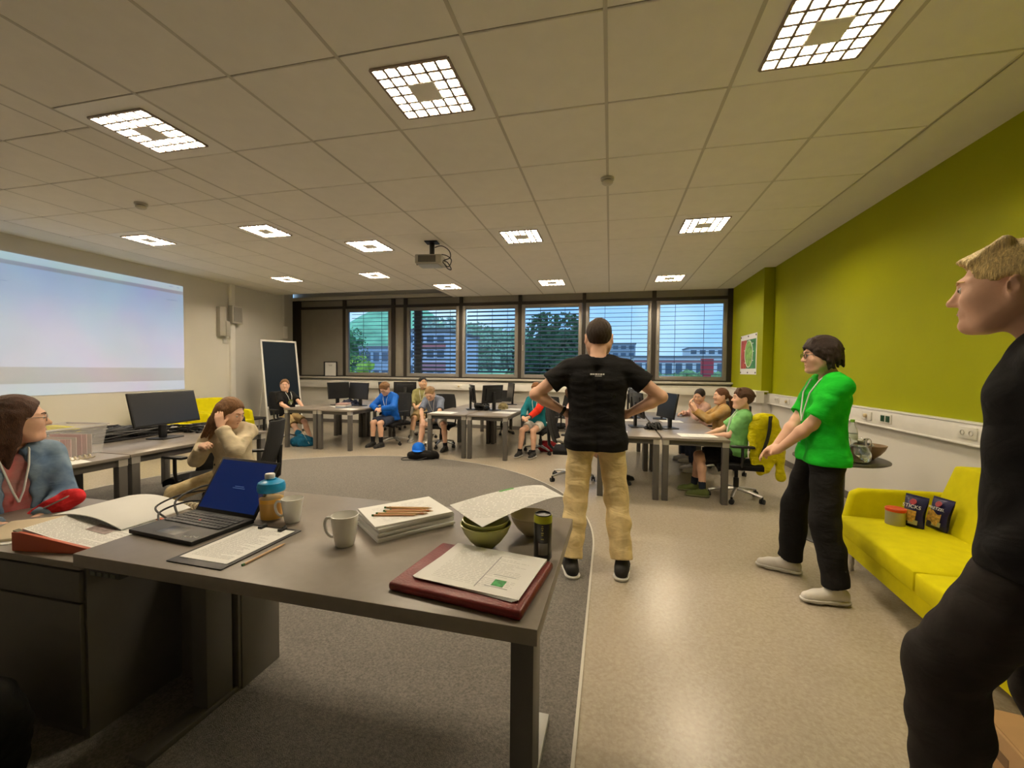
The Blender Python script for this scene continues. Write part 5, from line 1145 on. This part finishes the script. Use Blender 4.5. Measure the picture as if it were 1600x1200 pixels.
# ---- stack of printed booklets with pencils
for k in range(7):
    slab('booklet', M_PAPER if k < 6 else print_mat('booklet_cover', 14, 14, .28, .22, dens=.2), .315, .245, .0082, (-.755+random.uniform(-.006, .006), -.640+random.uniform(-.005, .005), DZ+.0085*k), R_(50+random.uniform(-2.5, 2.5)), 'white printed booklet in the stack beside the mug, layer %s from the bottom' % ['first', 'second', 'third', 'fourth', 'fifth', 'sixth', 'seventh'][k] if k < 6 else 'topmost white booklet of the stack, with pencils lying on it', 'booklet', grp='stacked booklets')
zt = DZ+.0085*7
for k, (dx, dy, a, c) in enumerate(((0, .03, 4, (.70, .42, .16)), (-.01, .018, -2, (.55, .30, .10)), (.012, .008, 3, (.62, .22, .08)), (0, -.004, 5, (.70, .45, .20)), (.008, -.016, 0, (.58, .24, .10)), (-.008, -.028, 6, (.72, .50, .22)), (-.012, -.042, 8, (.66, .36, .18)))):
    pencil((-.75+dx*1.6, -.665+dy*1.35, zt+(.0 if k % 2 == 0 else .001)), R_(a+8), '%s pencil from the far edge in the row on the booklet stack' % ['first', 'second', 'third', 'fourth', 'fifth', 'sixth', 'seventh'][k], c, 'pencils on the booklet stack')
# ---- bowls with a sheet lying across
M_BOWL = mat('lime_glaze', (.40, .40, .12), .25, coat=.3)
def bowl(loc, label, m, s=1, name='bowl'):
    o = MB().lathe([(0, .003), (.022, .0), (.026, .004), (.045, .022), (.062, .046), (.071, .068), (.068, .069), (.058, .046), (.040, .024), (.02, .010), (0, .009)], 40).build(name, m, None, loc, smooth=True)
    o.scale = (s, s, s); return tag(o, label, 'bowl')
bowl((-.372, -.775, DZ), 'lime green bowl under the loose sheet, lower of two nested bowls', M_BOWL, 1.30)
bowl((-.372, -.775, DZ+.022), 'lime green bowl nested in the lower green bowl', M_BOWL, 1.20)
bowl((-.235, -.62, DZ), 'cream bowl half hidden behind the loose sheet and the can', mat('cream_glaze', (.55, .48, .32), .3), 1.15)
sh_ = MB(); 
def shf(a, b):   # from the far-left corner to the near-right corner, curling at the far right end
    x = -.555+.44*a*.93+.085*(1-b)*(1-a)*1.4; 
    p00 = V(-.540, -.700, .936); p10 = V(-.215, -.470, .985); p01 = V(-.352, -.885, .935); p11 = V(-.112, -.590, .980)
    p = p00*(1-a)*(1-b)+p10*a*(1-b)+p01*(1-a)*b+p11*a*b; p[2] += .022*math.sin(math.pi*a)*.4-.003*math.sin(math.pi*b)*(1-a)-.02*max(0, a-.75)**2*8
    return tuple(p-V(-.31, -.66, .93))
sh_.grid(20, 12, shf, thick=(0, 0, .0012))
ls = sh_.build('loose_sheet', print_mat('loose_text', 34, 40, .5, .4, margin=.14, dens=.3), None, (-.31, -.66, .93), smooth=True); tag(ls, 'loose printed sheet with green corner lying across the bowls', 'paper')
gm = MB(); gm.grid(4, 3, lambda a, b: tuple(V(*shf(.50+.16*a, .005+.06*b))+V(0, 0, .0012))); gm.build('green_corner_print', mat('print_green', (.12, .42, .10), .7), ls)
# ---- can
cn = empty('drink_can', (-.158, -.815, DZ), R_(40), 'tall black drink can with lime ring on the foreground desk', 'can'); cn.scale = (1.16, 1.16, 1.14)
MB().lathe([(0, .002), (.022, 0), (.0265, .006), (.0265, .126), (.024, .133)], 32).build('can_body', mat('can_black', (.012, .012, .012), .28, coat=.4), cn, smooth=True)
MB().lathe([(.0268, .112), (.0268, .127), (.0245, .133), (.0235, .133)], 32).build('lime_ring', mat('can_lime', (.42, .46, .02), .35), cn, smooth=True)
MB().lathe([(.0242, .133), (.0242, .136), (.022, .136), (.021, .132), (0, .132)], 32).build('can_top', mat('can_top', (.03, .03, .03), .3, metal=.6), cn, smooth=True)
lb_ = MB()
for (a0, a1, z0, z1) in ((-150, -90, .02, .055),): lb_.grid(8, 1, lambda a, b: (.0268*math.cos(R_(a0+(a1-a0)*a)), .0268*math.sin(R_(a0+(a1-a0)*a)), z0+(z1-z0)*b))
lb_.build('label_text', print_mat('can_text', 12, 10, .05, .05, ink=(.02, .02, .02), paper=(.28, .28, .26)), cn)
for k, (z, w) in enumerate(((.104, 5), (.098, 7), (.092, 4), (.084, 8), (.078, 6), (.066, 9))):
    MB().grid(4, 1, lambda a, b: (.0269*math.cos(R_(-125-w+2*w*a)), .0269*math.sin(R_(-125-w+2*w*a)), z+.0035*b)).build('gold_print', mat('can_gold', (.40, .34, .08), .4), cn)
# ---- red leather folder with papers
rf = empty('leather_folder', (-.335, -1.005, DZ), R_(-8), 'dark red leather folder at the near corner of the foreground desk', 'folder')
M_REDL = mat('red_leather', (.17, .014, .012), .38, var=.15, vscale=20, bump=.12, bscale=120)
MB().box(-.205, .205, -.160, .150, .0, .026).build('covers', M_REDL, rf, bevel=.011, seg=3)
MB().grid(8, 8, lambda a, b: (-.13+.20*a, .09+.058*b, .0268+.001*a)).build('inner_flap', mat('flap_cream', (.45, .42, .34), .6), rf)
for k in range(4):
    slab('sheet', M_PAPER if k < 3 else print_mat('folder_text', 26, 30, .31, .24, margin=.1, dens=.25), .325, .262, .0013, (-.318+.002*k, -.993-.001*k, DZ+.0275+.0014*k), R_(-12+k*1.2), ['bottom sheet of the papers on the red folder', 'second sheet of the papers on the red folder', 'third sheet of the papers on the red folder', 'top printed sheet with green logo on the red folder'][k], 'paper', grp='papers on the red folder')
lg_ = bpy.data.objects['sheet.003'] if 'sheet.003' in bpy.data.objects else None
tgt = [o for o in bpy.data.objects if o.get('label', '').startswith('top printed sheet')][0]
MB().box(.062, .098, -.088, -.052, .0013, .0018).build('green_logo', mat('logo_green', (.03, .30, .07), .6, var=.5, vscale=90), tgt)
MB().box(.045, .115, -.095, -.0925, .0013, .0016).box(.045, .115, -.0275, -.025, .0013, .0016).box(.02, .023, -.11, .09, .0013, .0016).build('print_rule', mat('rule_grey', (.35, .35, .38), .7), tgt)
# ================================================================== on the side cabinet
bn_ = empty('ring_binder', (-2.08, -.86, TZ), R_(8), 'open ring binder with red lining and printed pages on the side cabinet', 'binder')
M_BRED = mat('binder_red', (.55, .11, .05), .5)
MB().prism([(-.20, 0), (.20, 0), (.20, .012), (-.16, .075), (-.20, .075)], -.17, -.155, ax='y').build('lower_cover', M_BRED, bn_, bevel=.002)
MB().grid(12, 4, lambda a, b: (-.20+.40*a, -.165+.02*b, .078*(1-a)**1.3+.003), thick=(0, 0, .004)).build('spine_edge', mat('binder_grey', (.10, .10, .06), .6), bn_)
MB().grid(14, 10, lambda a, b: (-.17+.36*a, -.155+.30*b, .070*(1-a)**1.4+.016), thick=(0, 0, .012)).build('page', print_mat('binder_text', 44, 44, .4, .34, margin=.08, dens=.45), bn_, smooth=True)
MB().grid(14, 10, lambda a, b: (-.25+.34*a+.05*b, .0+.30*b, .082-.05*a**2+.02*math.sin(3*a)), thick=(0, 0, .004)).build('turned_page', M_PAPER, bn_, smooth=True)
MB().grid(4, 3, lambda a, b: (-.02+.09*a, -.05+.06*b, .070*(1-(.15+.09*a)/.36)**1.4+.0175)).build('page_picture', mat('page_photo', (.32, .25, .24), .6, var=.5, vscale=25), bn_)
MB().grid(10, 2, lambda a, b: (-.17+.40*a, .145+.012*b, .068*(1-a)**1.4+.020), thick=(0, 0, .02)).build('red_divider', M_BRED, bn_)
slab('sheet', M_PAPER, .21, .29, .003, (-2.50, -.93, TZ), R_(24), 'white sheet at the left end of the side cabinet', 'paper')
slab('notebook', mat('notebook_cream', (.62, .52, .36), .6), .20, .28, .012, (-2.48, -.90, TZ+.003), R_(40), 'cream notebook beside the open binder', 'notebook', bevel=.003)
# cables, phone, mouse on the desk behind the laptop
cable([(-1.70, -.83, DZ+.012), (-1.80, -.76, DZ+.05), (-1.83, -.62, DZ+.07), (-1.74, -.50, DZ+.075), (-1.60, -.47, DZ+.04), (-1.52, -.50, DZ+.01)], .0045, 'thick black charging cable looping behind the laptop, upper loop')
cable([(-1.72, -.86, DZ+.01), (-1.86, -.80, DZ+.03), (-1.86, -.66, DZ+.05), (-1.72, -.58, DZ+.055), (-1.62, -.56, DZ+.02)], .004, 'black cable looping behind the laptop, middle loop')
cable([(-1.71, -.90, DZ+.008), (-1.78, -.84, DZ+.03), (-1.75, -.74, DZ+.045), (-1.66, -.68, DZ+.03), (-1.60, -.66, DZ+.006)], .004, 'black cable plugged into the left side of the laptop')
cable([(-1.62, -.60, DZ+.006), (-1.68, -.54, DZ+.012), (-1.64, -.48, DZ+.02), (-1.56, -.46, DZ+.006)], .0035, 'white cable lying behind the laptop', mat('cable_white', (.6, .6, .58), .5))
cp_ = []
for i in range(150):
    t = i/149; a = t*2*math.pi*13; cp_.append((-2.16+.26*t+.016*math.cos(a)*.4, -.50-.02*math.sin(3*t)+.016*math.cos(a), TZ+.020+.016*math.sin(a)+.012*math.sin(math.pi*t)))
tag(MB().tube(cp_, .0045, 6).build('coiled_cord', mat('cord_cream', (.62, .55, .40), .5), smooth=True), 'cream coiled telephone cord behind the open binder', 'cord')
def mouse(loc, rz, label):
    Q = MB(); Q.grid(10, 12, lambda a, b: ((a-.5)*.058*(1-.25*abs(2*b-1)**2), (b-.5)*.10, .034*math.sin(math.pi*min(max(b*.9+.08, 0), 1))**.7*math.sin(math.pi*(a*.9+.05))**.5)); e = empty('computer_mouse', loc, rz, label, 'mouse')
    Q.build('shell', M_BLACKP, e, smooth=True); MB().cyl((-.003, .022, .033), (.003, .022, .033), .007).build('wheel', M_ALU, e); return e
mouse((-1.585, -.56, DZ), R_(60), 'black computer mouse behind the laptop screen')
slab('power_adapter', M_BLACKP, .11, .05, .028, (-1.66, -.60, DZ), R_(20), 'black power adapter among the cables', 'adapter', bevel=.006)
slab('blue_phone', mat('phone_blue', (.02, .035, .10), .3), .07, .145, .009, (-1.70, -.49, DZ), R_(70), 'dark blue phone lying behind the cables', 'phone', bevel=.003)
slab('cable_plug', M_ALU, .016, .04, .010, (-1.67, -.53, DZ+.028), R_(40), 'silver plug lying on the power adapter', 'plug', bevel=.002)
# ================================================================== snacks, drinks and other things around the room
# ---- sofa: tin and two snack bags (sofa local frame -> world)
def on_sofa(lx, ly, z): 
    a = R_(-94); return (2.05+lx*math.cos(a)-ly*math.sin(a), .42+lx*math.sin(a)+ly*math.cos(a), z)
ZSF = .425
tn = empty('snack_tin', (1.98, 1.17, ZSF), 0, 'round snack tin with red lid on the lime sofa', 'tin')
MB().lathe([(0, .0), (.052, 0), (.054, .003), (.054, .10)], 32).build('can_body', print_mat('tin_print', 9, 7, .1, .08, ink=(.30, .16, .05), paper=(.42, .40, .34)), tn, smooth=True)
MB().lathe([(.056, .095), (.057, .098), (.057, .112), (.053, .116), (0, .113)], 32).build('lid', mat('lid_red', (.72, .07, .02), .35), tn, smooth=True)
M_FOIL = mat('navy_foil', (.018, .016, .075), .3, var=.25, vscale=14, bump=.35, bscale=18)
def bag(loc, rz, tilt, label, word, size, pretzel):
    e = empty('snack_bag', loc, rz, label, 'snack bag'); e.rotation_euler = (R_(tilt), 0, rz)
    w, h = .125, .20
    def f(sgn):
        def g_(a, b):
            pf = math.sin(math.pi*min(1, max(0, b*.97+.02)))**.55*math.sin(math.pi*(a*.94+.03))**.5
            x = (a-.5)*w*(1-.10*math.sin(math.pi*b)**2+.06*abs(2*b-1)); return (x, sgn*.038*pf*(1.15-.5*b), h*b)
        return g_
    MB().grid(14, 18, f(-1)).grid(14, 18, f(1)).build('foil', M_FOIL, e, smooth=True)
    MB().box(-w*.53, w*.53, -.002, .002, h-.002, h+.014).build('top_seal', M_FOIL, e)
    fy = -.041
    MB().grid(8, 6, lambda a, b: ((-.045 if pretzel else -.052)+.085*a, -.0395*math.sin(math.pi*(.36+.24*a))**.5-.0015, .035+.075*b+(.012*math.sin(6*a) if pretzel else 0))).build('snack_picture', mat('snack_gold', (.62, .36, .06), .5, var=.5, vscale=50), e)
    MB().grid(6, 2, lambda a, b: (-.005+.055*a, -.0385-.002, .020+.03*b)).build('pale_label', mat('bag_label', (.42, .40, .16), .5), e)
    MB().lathe([(0, .001), (.018, .001), (.020, 0)], 20).build('red_badge', mat('badge_red', (.35, .03, .05), .5), e, (.0, -.031, .168), (R_(78), 0, 0))
    text(word, size, mat('bag_white', (.8, .8, .8), .5), e, (0, -.0375, .135), (R_(84), 0, 0))
    return e
bag((2.065, 1.15, ZSF), R_(-62), -12, 'navy snack bag reading STICKS beside the tin', 'STICKS', .034, False)
bag((2.19, 1.13, ZSF), R_(-74), -14, 'navy snack bag with golden pretzels leaning on the sofa back', 'PRETZEL', .026, True)
# ---- round table: jug, bottles, wooden bowl
M_CG = mat('clear_glass', (.95, .97, .96), .02, trans=1, ior=1.42); M_WATER = mat('water', (.86, .88, .84), .02, trans=1, ior=1.30)
RZ = .724
jg = empty('water_jug', (2.06, 1.80, RZ), R_(20), 'round glass water jug on the bistro table', 'jug')
MB().lathe([(0, .004), (.05, .0), (.072, .012), (.088, .05), (.086, .085), (.068, .125), (.054, .155), (.056, .185), (.064, .205), (.062, .206), (.052, .185), (.050, .155), (.064, .124), (.082, .085), (.084, .05), (.068, .016), (0, .010)], 40).build('glass_body', M_CG, jg, smooth=True)
MB().lathe([(0, .0115), (.066, .017), (.0825, .05), (.0805, .085), (.064, .122), (.055, .138), (0, .138)], 36).build('water', M_WATER, jg, smooth=True)
MB().tube(spl([(.055, 0, .19), (.10, 0, .19), (.118, 0, .15), (.105, 0, .10), (.085, 0, .085)], 6), .007, 8).build('handle', M_CG, jg, smooth=True)
def pet(loc, label, liquid, lid, h=.27, r=.036, s=1):
    e = empty('plastic_bottle', loc, 0, label, 'bottle')
    pr_ = [(0, .003), (r*.85, 0), (r, .012), (r, h*.30), (r*.93, h*.36), (r, h*.42), (r, h*.66), (r*.8, h*.78), (r*.40, h*.88), (r*.38, h*.95)]
    MB().lathe(pr_, 28).build('bottle_body', mat('pet_clear', (.82, .88, .84), .08, trans=.9, ior=1.15), e, smooth=True)
    MB().lathe([(r*1.01, h*.44), (r*1.015, h*.45), (r*1.015, h*.62), (r*1.01, h*.63)], 28).build('label', mat('label_%d' % len(MATS), liquid, .5), e, smooth=True)
    MB().lathe([(r*.42, h*.93), (r*.42, h), (0, h*1.005)], 20).build('cap', mat('cap_%d' % len(MATS), lid, .4), e, smooth=True); return e
pet((2.14, 2.06, RZ), 'tall clear water bottle with green cap on the bistro table', (.55, .62, .5), (.18, .42, .04), .33, .040)
pet((1.93, 1.90, RZ), 'small bottle with orange label in front of the water jug', (.72, .38, .02), (.6, .6, .58), .19, .030)
pet((1.86, 2.05, RZ), 'small clear bottle at the edge of the bistro table by the teen', (.6, .52, .40), (.6, .55, .4), .20, .030)
wb_ = bowl((2.25, 2.02, RZ), 'wooden bowl with wrapped snacks on the bistro table', mat('olive_wood', (.26, .17, .09), .5, var=.3, vscale=12), 1.75)
for k, (x, y, a) in enumerate(((2.24, 2.02, 20), (2.27, 2.03, 70), (2.22, 2.05, 130))):
    slab('snack_bar', mat('wrapper_%d' % k, ((.10, .12, .08), (.30, .30, .26), (.06, .06, .07))[k], .3), .10, .035, .02, (x, y, RZ+.086+.014*k), R_(a), ['dark snack bar lying lowest in the wooden bowl', 'pale snack bar lying in the wooden bowl', 'black snack bar on top in the wooden bowl'][k], 'snack bar', bevel=.005)
# ---- cardboard box under the sofa
cx_ = empty('cardboard_box', (1.66, -.40, 0), R_(-8), 'brown cardboard box on the floor below the lime sofa', 'box')
M_CARD = mat('cardboard', (.42, .26, .12), .8, var=.06, vscale=10)
MB().box(-.20, .20, -.16, .16, 0, .15).build('box_body', M_CARD, cx_, bevel=.003)
MB().box(-.19, -.003, -.155, .155, .15, .154).box(.003, .19, -.155, .155, .15, .154).build('flap', M_CARD, cx_)
MB().box(-.201, -.2, -.03, .03, .05, .09).build('printed_mark', mat('card_print', (.20, .12, .06), .8), cx_)
# ---- poster on the pillar
ps = empty('poster', (XP, 6.66, 1.80), R_(-90), 'red and green poster with an oval diagram on the green pillar', 'poster')
MB().box(-.48, .48, -.004, 0, -.38, .38).build('sheet', M_PAPER, ps)
MB().box(-.44, -.10, -.006, -.004, -.27, .28).build('red_field', mat('poster_red', (.42, .07, .05), .6, var=.35, vscale=7), ps)
MB().box(-.10, .44, -.006, -.004, -.27, .28).build('green_field', mat('poster_green', (.05, .24, .08), .6, var=.35, vscale=7), ps)
ov = [(.05+.23*math.cos(q), .01+.25*math.sin(q)) for q in np.linspace(0, 6.283, 41)[:-1]]
MB().prism(ov, -.008, -.006, ax='y').build('oval_field', mat('poster_lime', (.22, .42, .10), .6, var=.5, vscale=12), ps)
MB().tube([(x, -.009, z) for x, z in ov], .006, 5, closed=True).build('oval_outline', M_PAPER, ps)
for k, (x, z) in enumerate(((.27, .20), (.31, .05), (.28, -.12), (-.16, -.16), (-.20, .08), (.02, -.24), (.10, .25))): MB().box(x-.03, x+.03, -.0095, -.008, z-.008, z+.008).build('printed_note', M_PAPER, ps)
for x in (-.44, 0, .44):
    for z in (-.345, .345): MB().cyl((x, -.004, z), (x, -.012, z), .016, n=12).build('pin', mat('pin_dark', (.07, .03, .06), .4), ps)
# ---- framed card on the window sill
fc = empty('framed_card', (-7.28, YW-.07, ZS-.012), R_(6), 'small framed white card standing on the window sill', 'picture frame')
MB().box(-.19, .19, -.012, .012, 0, .40).build('frame', M_BLACKP, fc, bevel=.004)
MB().box(-.145, .165, -.016, -.010, .02, .375).build('card', M_PAPER, fc)
MB().box(-.04, .06, -.0175, -.016, .30, .312).box(-.03, .05, -.0175, -.016, .275, .283).build('card_print', mat('card_grey', (.3, .3, .3), .7), fc)
# ---- things on the pupils' tables
def paper(x, y, rz, label, z=TZ, w=.21, h=.297, m=None): return slab('sheet', m or print_mat('worksheet', 26, 22, .21, .297), w, h, .0015, (x, y, z), R_(rz), label, 'paper')
paper(-4.55, 4.55, 80, 'white sheet beside the boy in the blue jacket')
paper(-5.05, 4.95, 60, 'white papers behind the front edge of the left window group', w=.25)
paper(-2.70, 4.52, 85, 'white sheet in front of the boy in the grey-blue shirt', w=.30, h=.4)
paper(-1.72, 4.86, 80, 'white sheet beside the boy in teal and red', w=.26, h=.36)
paper(-1.68, 5.5, 80, 'white sheet farther back beside the boy in teal and red', w=.26)
paper(1.05, 3.02, 95, 'white sheet in front of the boy in light green', w=.24, h=.40)
paper(.12, 3.05, 85, 'white sheet on the table right of the standing man')
paper(.95, 4.4, 95, 'white sheet in front of the girl in the tan sweater', w=.24)
paper(.30, 4.35, 95, 'white sheet between the monitors of the right group')
paper(-4.06, .10, 78, 'white sheet with a grey picture on the table behind the girl in denim', w=.28, h=.42, m=M_PAPER)
MB().box(-.07, .05, -.03, .06, .0015, .002).build('picture_print', mat('sheet_grey', (.22, .21, .20), .7), [o for o in bpy.data.objects if o.get('label', '').startswith('white sheet with a grey picture')][0])
paper(-4.10, 1.62, 75, 'white sheet beside the wide monitor', m=M_PAPER)
for k in range(3): slab('booklet', mat('booklet_%d' % k, ((.35, .40, .48), (.62, .58, .55), (.45, .30, .28))[k], .6), .20, .26, .028, (-4.84, 4.80, TZ+.0285*k), R_(8+4*k), ['grey blue booklet at the bottom of the stack before the bare-backed monitor', 'pale booklet in the middle of the stack before the bare-backed monitor', 'reddish booklet on top of the stack before the bare-backed monitor'][k], 'booklet', bevel=.003)
def tangle(name, c, r, n, label, zr=.05, m=M_BLACKP, seed=1, cat='cables', wire=.008):
    rn = random.Random(seed); mb = MB()
    for k in range(n):
        p = [(c[0]+rn.uniform(-r[0], r[0]), c[1]+rn.uniform(-r[1], r[1]), c[2]+rn.uniform(.008, zr)) for _ in range(5)]; p[0] = p[0][:2]+(c[2]+.008,); p[-1] = p[-1][:2]+(c[2]+.008,)
        mb.tube(spl(p, 5), wire*rn.uniform(.7, 1.5), 6)
    return tag(mb.build(name, m, smooth=True), label, cat, kind='stuff')
tangle('cable_tangle', (-4.98, .98, TZ), (.34, .62), 46, 'long tangle of black cables along the table by the projection wall', .09, seed=3)
tangle('cable_tangle', (-4.62, 1.72, TZ), (.22, .20), 16, 'tangle of black cables right of the wide monitor', .08, seed=4)
tangle('cable_tangle', (-2.22, 5.16, TZ), (.13, .10), 22, 'dark tangle of headphones and cables between the middle monitors', .11, seed=5, wire=.014)
tangle('cable_tangle', (.60, 3.42, TZ), (.11, .08), 12, 'dark plugs and cables between the monitors of the right group', .08, seed=6, wire=.014)
tangle('cable_tangle', (-5.02, 5.3, TZ), (.16, .14), 20, 'dark blue cables behind the monitors of the left window group', .12, seed=7, wire=.012, m=mat('navy_cable', (.02, .025, .06), .5))
def cap_thing(loc, rz, label, m, s=1):
    e = empty('cap', loc, rz, label, 'cap'); e.scale = (s, s, s)
    MB().lathe([(0, .105), (.03, .102), (.06, .088), (.082, .06), (.09, .03), (.092, 0)], 24).build('crown', m, e, smooth=True)
    MB().grid(10, 6, lambda a, b: (.085*math.cos(math.pi*(a*.8+.1))*(1+.05*b), .06*math.sin(math.pi*(a*.8+.1))+.02+.075*b*math.sin(math.pi*(a*.9+.05)), .008-.012*b), thick=(0, 0, .003)).build('visor', m, e, smooth=True)
    MB().lathe([(0, .004), (.007, .003), (.008, 0)], 10).build('top_button', m, e, (0, 0, .104)); return e
cap_thing((-4.60, 5.62, TZ), R_(120), 'grey blue cap on the left window group', fabric('cap_grey_blue', (110, 136, 146)), 1.05)
cap_thing((-1.92, 5.55, TZ), R_(200), 'pale patterned cap on the middle window group', fabric('cap_camo', (150, 138, 100), col2=lin((86, 78, 52))[:3], vscale=30), 1.1)
# ---- bags on the floor
def sack(name, loc, rz, size, m, label, seed=1, cat='bag', extra=None, h=.012):
    rn = random.Random(seed); S = SDF(); a, b, c = size
    S.ell((0, 0, c*.45), (a, b, c*.5), k=.05); 
    for _ in range(12):
        q = rn.uniform(0, 6.28); S.ell((a*.65*math.cos(q), b*.65*math.sin(q), rn.uniform(.2, .6)*c), (a*.4, b*.4, c*.32), k=.05)
    if extra: S.cone((0, 0, c*.6), (extra, 0, c*1.05), a*.55, a*.22, .06).cone((extra, 0, c*1.05), (extra*1.3, 0, c*1.2), a*.22, a*.34, .03)
    S.plane((0, 0, -1), (0, 0, .001)); o = link(name, S.mesh(name, h, m, folds(seed, .004, 30))); o.location = loc; o.rotation_euler = (0, 0, rz); return tag(o, label, cat)
bk = sack('backpack', (-2.90, 4.12, 0), R_(10), (.24, .15, .14), fabric('backpack_black', (24, 22, 21)), 'black backpack lying on the floor before the middle tables', 2, 'backpack', h=.009)
MB().tube(spl([(-.20, -.12, .05), (-.30, -.16, .03), (-.26, -.20, .012), (-.05, -.19, .012), (.1, -.16, .05)], 6), .009, 6).build('strap', M_BLACKP, bk, smooth=True)
MB().tube(spl([(-.1, -.05, .145), (0, -.09, .15), (.15, -.08, .13)], 6), .005, 6).build('zip', M_DARK, bk, smooth=True)
cap_thing((-2.97, 4.10, .145), R_(-160), 'bright blue cap lying on the black backpack', fabric('cap_blue', (28, 110, 220)), 1.15)
gs = sack('gym_sack', (-5.55, 4.55, 0), R_(20), (.19, .12, .20), fabric('teal_nylon', (18, 92, 128), rough=.5, wr=.5), 'teal drawstring bag on the floor under the left window group', 5, 'bag', extra=-.05, h=.009)
MB().tube(spl([(-.06, 0, .22), (.03, -.05, .24), (.10, -.09, .16), (.16, -.09, .05)], 6), .004, 6).build('drawstring', M_LAN, gs, smooth=True)
sack('red_backpack', (-1.02, 5.32, 0), R_(30), (.16, .13, .20), fabric('red_nylon', (128, 22, 26)), 'dark red bag on the floor under the chair of the boy in teal', 9, 'bag')
bp2 = sack('backpack', (-2.06, -1.32, 0), R_(0), (.20, .15, .46), fabric('backpack_dark', (22, 22, 20)), 'black backpack on the floor in the dark lower left corner', 11, 'backpack', h=.012)
MB().box(-.08, .06, -.158, -.152, .24, .28).build('green_patch', mat('patch_green', (.07, .10, .04), .6), bp2)
# ---- red shoulder bag on the girl's lap
S = SDF(); S.ell((0, 0, 0), (.115, .06, .042), k=.03).ell((.06, .01, .025), (.055, .045, .035), k=.04).ell((-.07, 0, -.005), (.05, .04, .03), k=.04).ell((.0, -.02, .03), (.05, .025, .02), k=.03)
rb_ = link('red_bag', S.mesh('red_bag', .007, fabric('red_bag_cloth', (206, 44, 50), wr=.6), folds(8, .003, 45))); rb_.location = (-2.70, -.66, .735); rb_.rotation_euler = (R_(12), R_(-22), R_(38)); tag(rb_, 'red bag held on the lap of the girl in denim', 'bag')
MB().tube(spl([(-.10, -.03, .012), (-.04, -.05, .03), (.04, -.055, .04), (.10, -.02, .04)], 6), .004, 6).build('zip', M_ALU, rb_, smooth=True)
# ---- clear plastic box with pink folders
bx_ = empty('storage_box', (-4.30, .24, TZ), R_(10), 'clear plastic storage box with pink folders behind the girl in denim', 'storage box')
M_CLB = mat('clear_box', (.86, .87, .88), .12, trans=.0, alpha=.28)
bb = MB(); w0, w1, d0, d1, hh = .16, .19, .22, .25, .25
for (p, q, r, t) in ((( -w0, -d0), (w0, -d0), (w1, -d1), (-w1, -d1)), ((w0, -d0), (w0, d0), (w1, d1), (w1, -d1)), ((w0, d0), (-w0, d0), (-w1, d1), (w1, d1)), ((-w0, d0), (-w0, -d0), (-w1, -d1), (-w1, d1))): bb.add([(p[0], p[1], .002), (q[0], q[1], .002), (r[0], r[1], hh), (t[0], t[1], hh)], [(0, 1, 2, 3)])
bb.box(-w0, w0, -d0, d0, .0, .003); bb.build('box_body', M_CLB, bx_)
MB().box(-w1-.008, w1+.008, -d1-.008, -d1+.004, hh-.012, hh).box(-w1-.008, w1+.008, d1-.004, d1+.008, hh-.012, hh).box(-w1-.008, -w1+.004, -d1, d1, hh-.012, hh).box(w1-.004, w1+.008, -d1, d1, hh-.012, hh).build('rim', mat('box_rim', (.72, .70, .70), .3, alpha=.6), bx_)
rn = random.Random(4)
for k in range(9):
    slab('folder', mat('folder_pink_%d' % (k % 3), ((.62, .30, .32), (.70, .46, .44), (.66, .58, .54))[k % 3], .7), .28, .004, rn.uniform(.14, .17), (-4.30-(-.16+k*.04)*math.sin(R_(10)), .24+(-.16+k*.04)*math.cos(R_(10)), TZ+.004), R_(10), '%s paper folder from the front in the clear plastic box' % ['first pink', 'second rosy', 'third cream', 'fourth pink', 'fifth rosy', 'sixth cream', 'seventh pink', 'eighth rosy', 'ninth cream'][k], 'folder', grp='folders in the clear box')
pts = []
for i in range(140):
    t = i/139; a = t*2*math.pi*11; pts.append((-3.98+.01*math.cos(a)-.02*t, -.05+.36*t, TZ+.018+.014*math.sin(a)))
tag(MB().tube([(p[0]+.012*math.cos(2*math.pi*11*i/139), p[1], p[2]) for i, p in enumerate(pts)], .004, 5).build('coiled_cord', MATS['cord_cream'], smooth=True), 'cream coiled cord on the table beside the clear plastic box', 'cord')
# ---- yellow rain jacket over the chair of the boy in light green
S = SDF(); YJ = fabric('yellow_raincoat', (218, 206, 10), rough=.5, wr=.6)
S.ell((-.03, 0, .90), (.085, .07, .075), k=.04).cone((-.05, .0, .93), (.08, .0, .92), .05, .055, .04)
for x0, x1, z1 in ((-.08, -.10, .40), (-.03, -.03, .34), (.03, .04, .36), (.09, .10, .42)): S.cone((x0, 0, .86), (x1, -.02, z1), .055, .038, .045)
S.cone((.12, -.02, .88), (.17, -.04, .58), .052, .05, .03).cone((.17, -.04, .58), (.20, -.03, .27), .05, .045, .03)
S.cone((-.12, .0, .86), (-.14, -.06, .62), .045, .04, .03)
yj = link('rain_jacket', S.mesh('rain_jacket', .010, YJ, folds(12, .005, 28))); yj.location = (1.72, 2.97, .02); yj.rotation_euler = (0, 0, R_(14)); tag(yj, 'bright yellow rain jacket hung over the back of a swivel chair', 'jacket')
